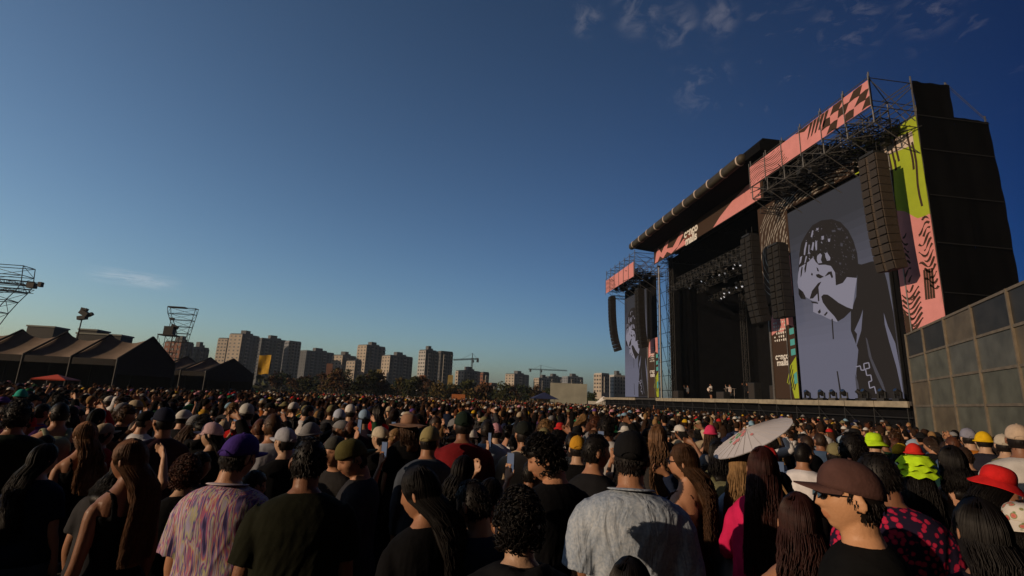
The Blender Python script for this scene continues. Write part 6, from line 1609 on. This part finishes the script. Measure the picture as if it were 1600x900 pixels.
for _ in range(70000):
    a = RC.uniform(rad(-44), rad(58)); r = math.sqrt(RC.uniform(3.0**2, dmax**2)); x, y = r*math.sin(a), r*math.cos(a)
    d = Vector((x, y, 0)).dot(CF)
    if d < 3.3: continue
    sp = .46 if d < 4.8 else (.52 if d < 8 else .58)
    if blocked(x, y) or not free(x, y, sp): continue
    shade = False
    for hk_ in ('whitetee', 'beige', 'cream', 'maroon', 'whiteback', 'neon', 'redhat', 'whiteC', 'pinkcap'):     # leave these people the low sun they stand in
        hl = HPOS[hk_]; v = Vector((x-hl.x, y-hl.y)); q_s = -(v.x*math.cos(SUN_AZ)+v.y*math.sin(SUN_AZ)); q_o = abs(-v.x*math.sin(SUN_AZ)+v.y*math.cos(SUN_AZ))
        if 0 < q_s < 1.9 and q_o < .42: shade = True
    if shade: continue
    TAKEN.append((x, y, sp)); cand.append((r, x, y, d))
cand.sort(); cand = cand[:300-N0-6]
R_LAST = cand[-1][0]
GROUPN = 'people standing in the crowd'
def describe(px_, d, fem, topn, tc_n, hairn, hatn):
    body = '%s in a %s %s' % ('woman' if fem else 'man', tc_n, {'tee': 'tshirt', 'tank': 'tank top', 'loose': 'loose shirt', 'long': 'sweater', 'hoodie': 'hoodie', 'crop': 'crop top'}[topn])
    head_ = hatn if hatn else hairn+' hair'
    H = near_mark(px_, d)
    for hx_, hd_, nm in H[:10]:
        for form in range(3):
            dx = px_-hx_
            rel = ('beyond' if abs(dx) < 22 and d > hd_ else ('left of' if dx < 0 else 'right of')) if form == 0 else (('a little behind and left of' if dx < 0 else 'a little behind and right of') if form == 1 else ('farther left of' if dx < 0 else 'farther right of'))
            if form and d < hd_+.4: continue
            l_ = '%s, %s, %s %s' % (body, head_, rel, nm)
            if len(l_.replace(',', '').split()) > 16: l_ = '%s %s %s' % (body, rel, nm)
            if len(l_.split()) <= 16 and l_ not in used: used.add(l_); return l_
    return body+' and '+head_
for r, x, y, d in cand:
    (D, fem, topn) = RC.choice(PR[:12]); tcn, tcc, _ = pick(RC, TC); px_, py_, _z = cam_px((x, y, 1.65))
    hrn, hrc, _ = pick(RC, HRC); hk = RC.choice(('long', 'wavy', 'bob', 'tail', 'bun', 'long')) if fem else RC.choice(('short', 'short', 'short', 'curly', 'bob'))
    hair_ok = {'long': 'long', 'wavy': 'wavy', 'bob': 'chin length', 'tail': 'tied back', 'bun': 'pinned up', 'short': 'short', 'curly': 'curly'}[hk]
    hat = None; hatn = None; hatc = (0, 0, 0)
    if RC.random() < (.34 if d > 5 else 0):
        hat = RC.choice(('cap', 'cap', 'cap', 'cap', 'bucket', 'beanie')); hcn, hatc, _ = pick(RC, HTC); hatn = '%s %s' % (hcn, {'cap': 'cap', 'cap_back': 'backwards cap', 'bucket': 'bucket hat', 'beanie': 'beanie'}[hat])
        if hk in ('bun', 'tail', 'curly'): hk = 'bob' if fem else 'short'
    hgt = RC.gauss(1.60 if fem else 1.72, .05); hgt = min(max(hgt, 1.48), 1.86)
    if d < 7: hgt = min(hgt, 1.72)
    if d < 5: hgt = RC.uniform(1.50, 1.60); tcn, tcc, _ = RC.choice(TC[:3]); hrn, hrc, _ = HRC[0]
    dirn = math.atan2(28-x, max(52-y, 5)) if x < 26 else 0
    yaw = -math.atan2((29-x), (48-y))+RC.gauss(0, .35)
    if RC.random() < .07: yaw += RC.uniform(1.2, 3)
    lab = describe(px_, d, fem, topn, tcn, '%s %s' % (hair_ok if hair_ok not in ('tied back', 'pinned up') else hair_ok, hrn), hatn)
    j = 1+RC.uniform(-.15, .15)
    sk = RC.choice((SK1, SK2, SK2, SK3, SK4))
    po = person(D, (x, y, 0), yaw, hgt, lab, topname=TOPN[topn], skin=sk, topc=tuple(c*j for c in tcc), legc=RC.choice((DK, (.02, .03, .06), (.05, .08, .13), (.06, .05, .04))), hair=hk, hairc=hrc, hat=hat, hatc=hatc, group=GROUPN, seed=RC.randrange(3), leg='trousers', lean=(RC.gauss(0, 2.6), RC.gauss(0, 2.6)), xs=RC.uniform(.93, 1.09))

MUS = [(1111, 'musician in white playing a pale guitar on the stage', (.5, .48, .46), 30.0), (1141, 'musician in a light shirt behind drums in the middle of the stage', (.42, .36, .34), 32.0), (1168, 'thin musician in black at the right of the drums', (.012, .012, .014), 31.0), (1075, 'musician in grey at the left side of the stage', (.10, .10, .11), 31.0)]
for px_, lb, tcol, X_ in MUS:
    q = onX(px_, 618, X_); D = PR[6][0] if 'guitar' not in lb else PR[2][0]
    person(D, (X_, q.y, ZD), rad(92), 1.78, lb, 'sweater' if D is PR[6][0] else 'loose_shirt', skin=SK1, topc=tcol, legc=DK, hair='curly' if 'white' in lb else 'short', hairc=BLKH)
    if 'guitar' in lb:
        t = empty('guitar', (X_-.30, q.y, ZD+1.1), 'pale electric guitar hung on the musician in white', 'guitar'); mb = MB()
        mb.prism([(0, .05*math.cos(a)*1.6+.22*math.cos(a)*abs(math.cos(a))**.3, .17*math.sin(a)*(1-.25*math.cos(a*2))) for a in [k*6.2832/20 for k in range(20)]], (.05, 0, 0)); mb.build('guitar_body', CREAM, t)
        mb = MB(); mb.box((0, -.55, .12), (.03, .7, .05), Matrix.Rotation(-.18, 3, 'X')); mb.build('neck', BRN, t)
q = onX(1141, 618, 31); t = empty('drum_kit', (31, q.y, ZD), 'drum kit in front of the light shirted musician on stage', 'drums')
for y, z, r_, l_ in ((0, .35, .3, .4), (.42, .6, .17, .25), (-.42, .6, .17, .25)):
    mb = MB(); mb.add(*soup_tube([(-l_/2, y, z), (l_/2, y, z)], [r_, r_], 16, side=(0, 1, 0), cap=False)); mb.build('drum', DSTEEL, t)
for y in (-.8, .8):
    mb = MB(); mb.bar((0, y, 0), (0, y, 1.2), .015); mb.add(*soup_tube([(0, y, 1.2), (.0, y, 1.215)], [.22, .22], 14, cap=False)); mb.build('cymbal', CREAM, t)

_bad = [o_['label'] for o_ in bpy.data.objects if o_.parent is None and o_.get('label') and not 4 <= len(o_['label'].split()) <= 16]
if _bad: print('BADLABEL', _bad)

# phones and cups in raised hands of the nearest crowd members
PHM = mat('phone_case', (.01, .01, .012), .3, spec=.5); PHS = mat('phone_screen', (.02, .02, .03), .2, emit=(.25, .3, .4), estr=.5)
bpy.context.view_layer.update(); np_ = 0; usedp = set()
for o_ in [q for q in bpy.data.objects if q.get('group') == GROUPN and q.parent is None]:
    D = [p for p in PR if p[0]['body'] is o_.data][0][0]
    for s_, a_ in ((-1, D['P']['arms'][0]), (1, D['P']['arms'][1])):
        if a_ != 'phone' or np_ >= 14 or (s_ < 0): continue
        px_, py_, d_ = cam_px(o_.location+Vector((0, 0, 1.8)))
        if not (0 < px_ < 1600): continue
        S, E, W, hd, n_ = arm_joints(D['P'], s_); c = o_.matrix_world @ (W+hd*.10-n_*.0+Vector((0, .02, 0)))
        nm = min(HERO, key=lambda q: abs(q[0]-px_)+14*abs(q[1]-d_))[2]
        lb = next((l for l in ('dark phone held up beyond '+nm, 'dark phone held up left of '+nm, 'dark phone held up right of '+nm, 'raised black phone farther behind '+nm) if l not in usedp), None)
        if not lb: continue
        usedp.add(lb); np_ += 1
        t = empty('phone', c, lb, 'phone', 'phones held up in the crowd', rz=o_.rotation_euler[2])
        mb = MB(); mb.bx(-.037, .037, -.005, .005, -.02, .13); mb.build('phone_case', PHM, t)
        mb = MB(); mb.bx(-.033, .033, -.0065, -.0052, -.015, .125); mb.build('phone_screen', PHS, t)
# ------------------------------------------------------------------ the rest of the crowd: one mass too many to count
CROWDM = bpy.data.materials.new('crowd_clothes'); CROWDM.use_nodes = True
_N = CROWDM.node_tree.nodes; _b = _N['Principled BSDF']; _a = _N.new('ShaderNodeAttribute'); _a.attribute_name = 'tint'; CROWDM.node_tree.links.new(_a.outputs['Color'], _b.inputs['Base Color'])
_b.inputs['Roughness'].default_value = .85; _b.inputs['Specular IOR Level'].default_value = .06
def lp(parts):
    """low detail figure: returns verts, quads(with -1 for triangles unused), part index per vertex"""
    V = []; F = []; I = []
    for idx, (v, f) in parts:
        k = len(V); V += [tuple(q) for q in v]; I += [idx]*len(v)
        for q in f:
            if len(q) == 4: F.append([i+k for i in q])
            elif len(q) > 4:
                for j in range(1, len(q)-1, 2): F.append([q[0]+k, q[j]+k, q[j+1]+k, q[min(j+2, len(q)-1)]+k])
            else: F.append([q[0]+k, q[1]+k, q[2]+k, q[2]+k])
    return np.array(V), np.array(F, int), np.array(I)
def ellip(c, r, n=10, m_=7, cut=None, back=None):
    V = []; F = []; c0 = cut
    for j in range(m_+1):
        th = math.pi*j/m_
        for i in range(n):
            ph = 6.2832*i/n; z = math.cos(th)
            if back is not None: g_ = min(1, max(0, (.45-math.cos(ph)*math.sin(th))/.6)); cut = c0*(1-g_)+back*g_
            if cut is not None and z < cut: k = .6
            else: k = 1
            V.append((c[0]+r[0]*math.sin(th)*math.sin(ph)*k, c[1]+r[1]*math.sin(th)*math.cos(ph)*k, c[2]+r[2]*(z if cut is None else max(z, cut))))
    for j in range(m_):
        for i in range(n): F.append((j*n+i, (j+1)*n+i, (j+1)*n+(i+1) % n, j*n+(i+1) % n))
    return V, F
def figure(arm, hatk, hairk, fem):
    P = PP(fem, 1.0 if fem else 1.08, arm); M = Matrix.Translation((0, .004, 1.517)); out = []
    r = torso_rings(P, .022, .80, 1.47)[::2]+[(Vector((0, -.01, 1.49)), (.07, .065))]
    out.append((1, soup_tube([q[0] for q in r], [q[1] for q in r], 10, cap=False, p=2.3)))
    out.append((0, soup_tube([(0, -.01, 1.46), (0, 0, 1.56)], [.055, .055], 7, cap=False)))
    out.append((0, ellip((0, .022, 1.625), (.074, .092, .114), 10, 8)))
    out.append((0, ellip((0, .118, 1.61), (.014, .018, .022), 5, 3)))
    for s_ in (-1, 1):
        S, E, W, hd, n_ = arm_joints(P, s_)
        out.append((1, soup_tube([S+Vector((-s_*.05, 0, 0)), S+(E-S)*.15, S+(E-S)*.7], [.06, .064, .066], 6, cap=False)))
        out.append((0, soup_tube([S+(E-S)*.68, E, W, W+hd*.12], [.045, .040, .027, .030], 6, cap=False)))
        out.append((4, soup_tube([(s_*.09, 0, .9), (s_*.095, 0, .45), (s_*.1, 0, .0)], [.10, .075, .055], 6, cap=False)))
    if hairk == 'short': out.append((2, ellip((0, .012, 1.642), (.083, .102, .118), 10, 8, .2, -.72)))
    else:
        out.append((2, ellip((0, .008, 1.642), (.085, .104, .12), 10, 8, .2, -.72)))
        out.append((2, soup_tube([(0, -.05, 1.66), (0, -.075, 1.56), (0, -.13, 1.40), (0, -.155, 1.22)], [(.08, .05), (.088, .05), (.09, .035), (.06, .02)], 8, cap=False)))
    if hatk == 'cap':
        out.append((3, ellip((0, .014, 1.655), (.092, .112, .112), 10, 7, .0)))
        out.append((3, soup_tube([(0, .10, 1.66), (0, .19, 1.645)], [(.07, .006), (.05, .005)], 6, cap=False)))
    if hatk == 'bucket':
        out.append((3, ellip((0, .014, 1.655), (.092, .112, .105), 10, 7, .0))); out.append((3, soup_tube([(0, .014, 1.64), (0, .014, 1.69)], [(.15, .17), (.095, .115)], 12, cap=False)))
    return lp(out)
FIG = [figure(a, h, k, f) for a in (('down', 'down'), ('cup', 'down'), ('phone', 'down'), ('up', 'down')) for h in (None, 'cap', 'bucket') for k, f in (('short', False), ('long', True))]
FW = [{0: 1.0, 1: .5, 2: .12}[(i//2) % 3]*{0: 1, 1: .8, 2: .05, 3: .006}[i//6] for i in range(len(FIG))]
VV = []; FF = []; CC = []; base = 0
grid_taken = {}
def try_cell(x, y, sp):
    k = (int(x/sp), int(y/sp))
    for i in (-1, 0, 1):
        for j in (-1, 0, 1):
            for (a, b) in grid_taken.get((k[0]+i, k[1]+j), ()):
                if (a-x)**2+(b-y)**2 < (sp*.93)**2: return False
    grid_taken.setdefault(k, []).append((x, y)); return True
RN = random.Random(99); cnt = 0
def in_tents(x, y): return (x < -24 and y > 41) 
for (r0, r1, sp, tries) in ((R_LAST+.25, 24, .62, 9000), (24, 42, .80, 9000), (42, 84, 1.25, 9000)):
    grid_taken = {}
    for _ in range(tries):
        a = RN.uniform(rad(-52), rad(62)) if r0 < 25 else RN.uniform(rad(-48), rad(45)); r = math.sqrt(RN.uniform(r0*r0, r1*r1)); x, y = r*math.sin(a), r*math.cos(a)
        if blocked(x, y) or in_tents(x, y) or not try_cell(x, y, sp): continue
        f = RN.choices(range(len(FIG)), FW)[0]; V, F, I = FIG[f]
        hgt = RN.gauss(1.69, .06)/1.75 if not (f % 2) else RN.gauss(1.60, .05)/1.75
        yaw = -math.atan2((29-x), (48-y))+RN.gauss(0, .4); c, s_ = math.cos(yaw), math.sin(yaw)
        W_ = V*hgt; X = W_[:, 0]*c-W_[:, 1]*s_+x; Y = W_[:, 0]*s_+W_[:, 1]*c+y
        VV.append(np.stack([X, Y, W_[:, 2]], 1)); FF.append(F+base); base += len(V)
        sk = RN.choice((SK1, SK2, SK3, SK4)); tc_ = pick(RN, TC)[1]; hc = pick(RN, HRC)[1]; ht = pick(RN, HTC)[1]
        pal = np.array([sk, tc_, hc, ht, (.02, .025, .04)]); CC.append(pal[I]); cnt += 1
# neighbours standing outside the frame, to the left and behind; they shade the near rows
grid_taken = {}
for _ in range(2500):
    a = RN.uniform(rad(-190), rad(-52)); r = math.sqrt(RN.uniform(2.2**2, 11**2)); x, y = r*math.sin(a), r*math.cos(a)
    lit = False
    for hl in (l_str, l_blue, l_brn):   # gaps through which the low sun still reaches
        v = Vector((x-hl.x, y-hl.y)); s_ = -(v.x*math.cos(SUN_AZ)+v.y*math.sin(SUN_AZ)); off_ = abs(-v.x*math.sin(SUN_AZ)+v.y*math.cos(SUN_AZ))
        if s_ > 0 and off_ < .55: lit = True
    if lit or (x > -1.2 and y > -3) or not try_cell(x, y, .7) or not free(x, y, .5): continue
    f = RN.choices(range(len(FIG)), FW)[0]; V, F, I = FIG[f]; hgt = RN.gauss(1.68, .06)/1.75; yaw = -math.atan2((29-x), (48-y))+RN.gauss(0, .4); c, s_ = math.cos(yaw), math.sin(yaw); W_ = V*hgt
    VV.append(np.stack([W_[:, 0]*c-W_[:, 1]*s_+x, W_[:, 0]*s_+W_[:, 1]*c+y, W_[:, 2]], 1)); FF.append(F+base); base += len(V)
    pal = np.array([SK2, pick(RN, TC)[1], pick(RN, HRC)[1], pick(RN, HTC)[1], (.02, .025, .04)]); CC.append(pal[I]); cnt += 1
VV = np.concatenate(VV); FF = np.concatenate(FF); CC = np.concatenate(CC)
tri = FF[:, 2] == FF[:, 3]
Q = FF[~tri]; T = FF[tri][:, :3]
me = bpy.data.meshes.new('crowd'); me.vertices.add(len(VV)); me.vertices.foreach_set('co', VV.ravel())
nl = len(Q)*4+len(T)*3; me.loops.add(nl); me.loops.foreach_set('vertex_index', np.concatenate([Q.ravel(), T.ravel()]))
me.polygons.add(len(Q)+len(T)); ls = np.concatenate([np.arange(len(Q))*4, len(Q)*4+np.arange(len(T))*3]); me.polygons.foreach_set('loop_start', ls)
me.polygons.foreach_set('use_smooth', [True]*(len(Q)+len(T))); me.update(calc_edges=True); me.validate()
c4 = np.ones((len(VV), 4)); c4[:, :3] = CC; a = me.attributes.new('tint', 'FLOAT_COLOR', 'POINT'); a.data.foreach_set('color', c4.ravel()); me.materials.append(CROWDM)
o = bpy.data.objects.new('crowd', me); COL.objects.link(o); tag(o, 'dense festival crowd stretching from the middle distance to the stage', 'crowd', kind='stuff')
print('CROWD', cnt, len(VV), 'individuals', len(cand)+N0, 'R', R_LAST)
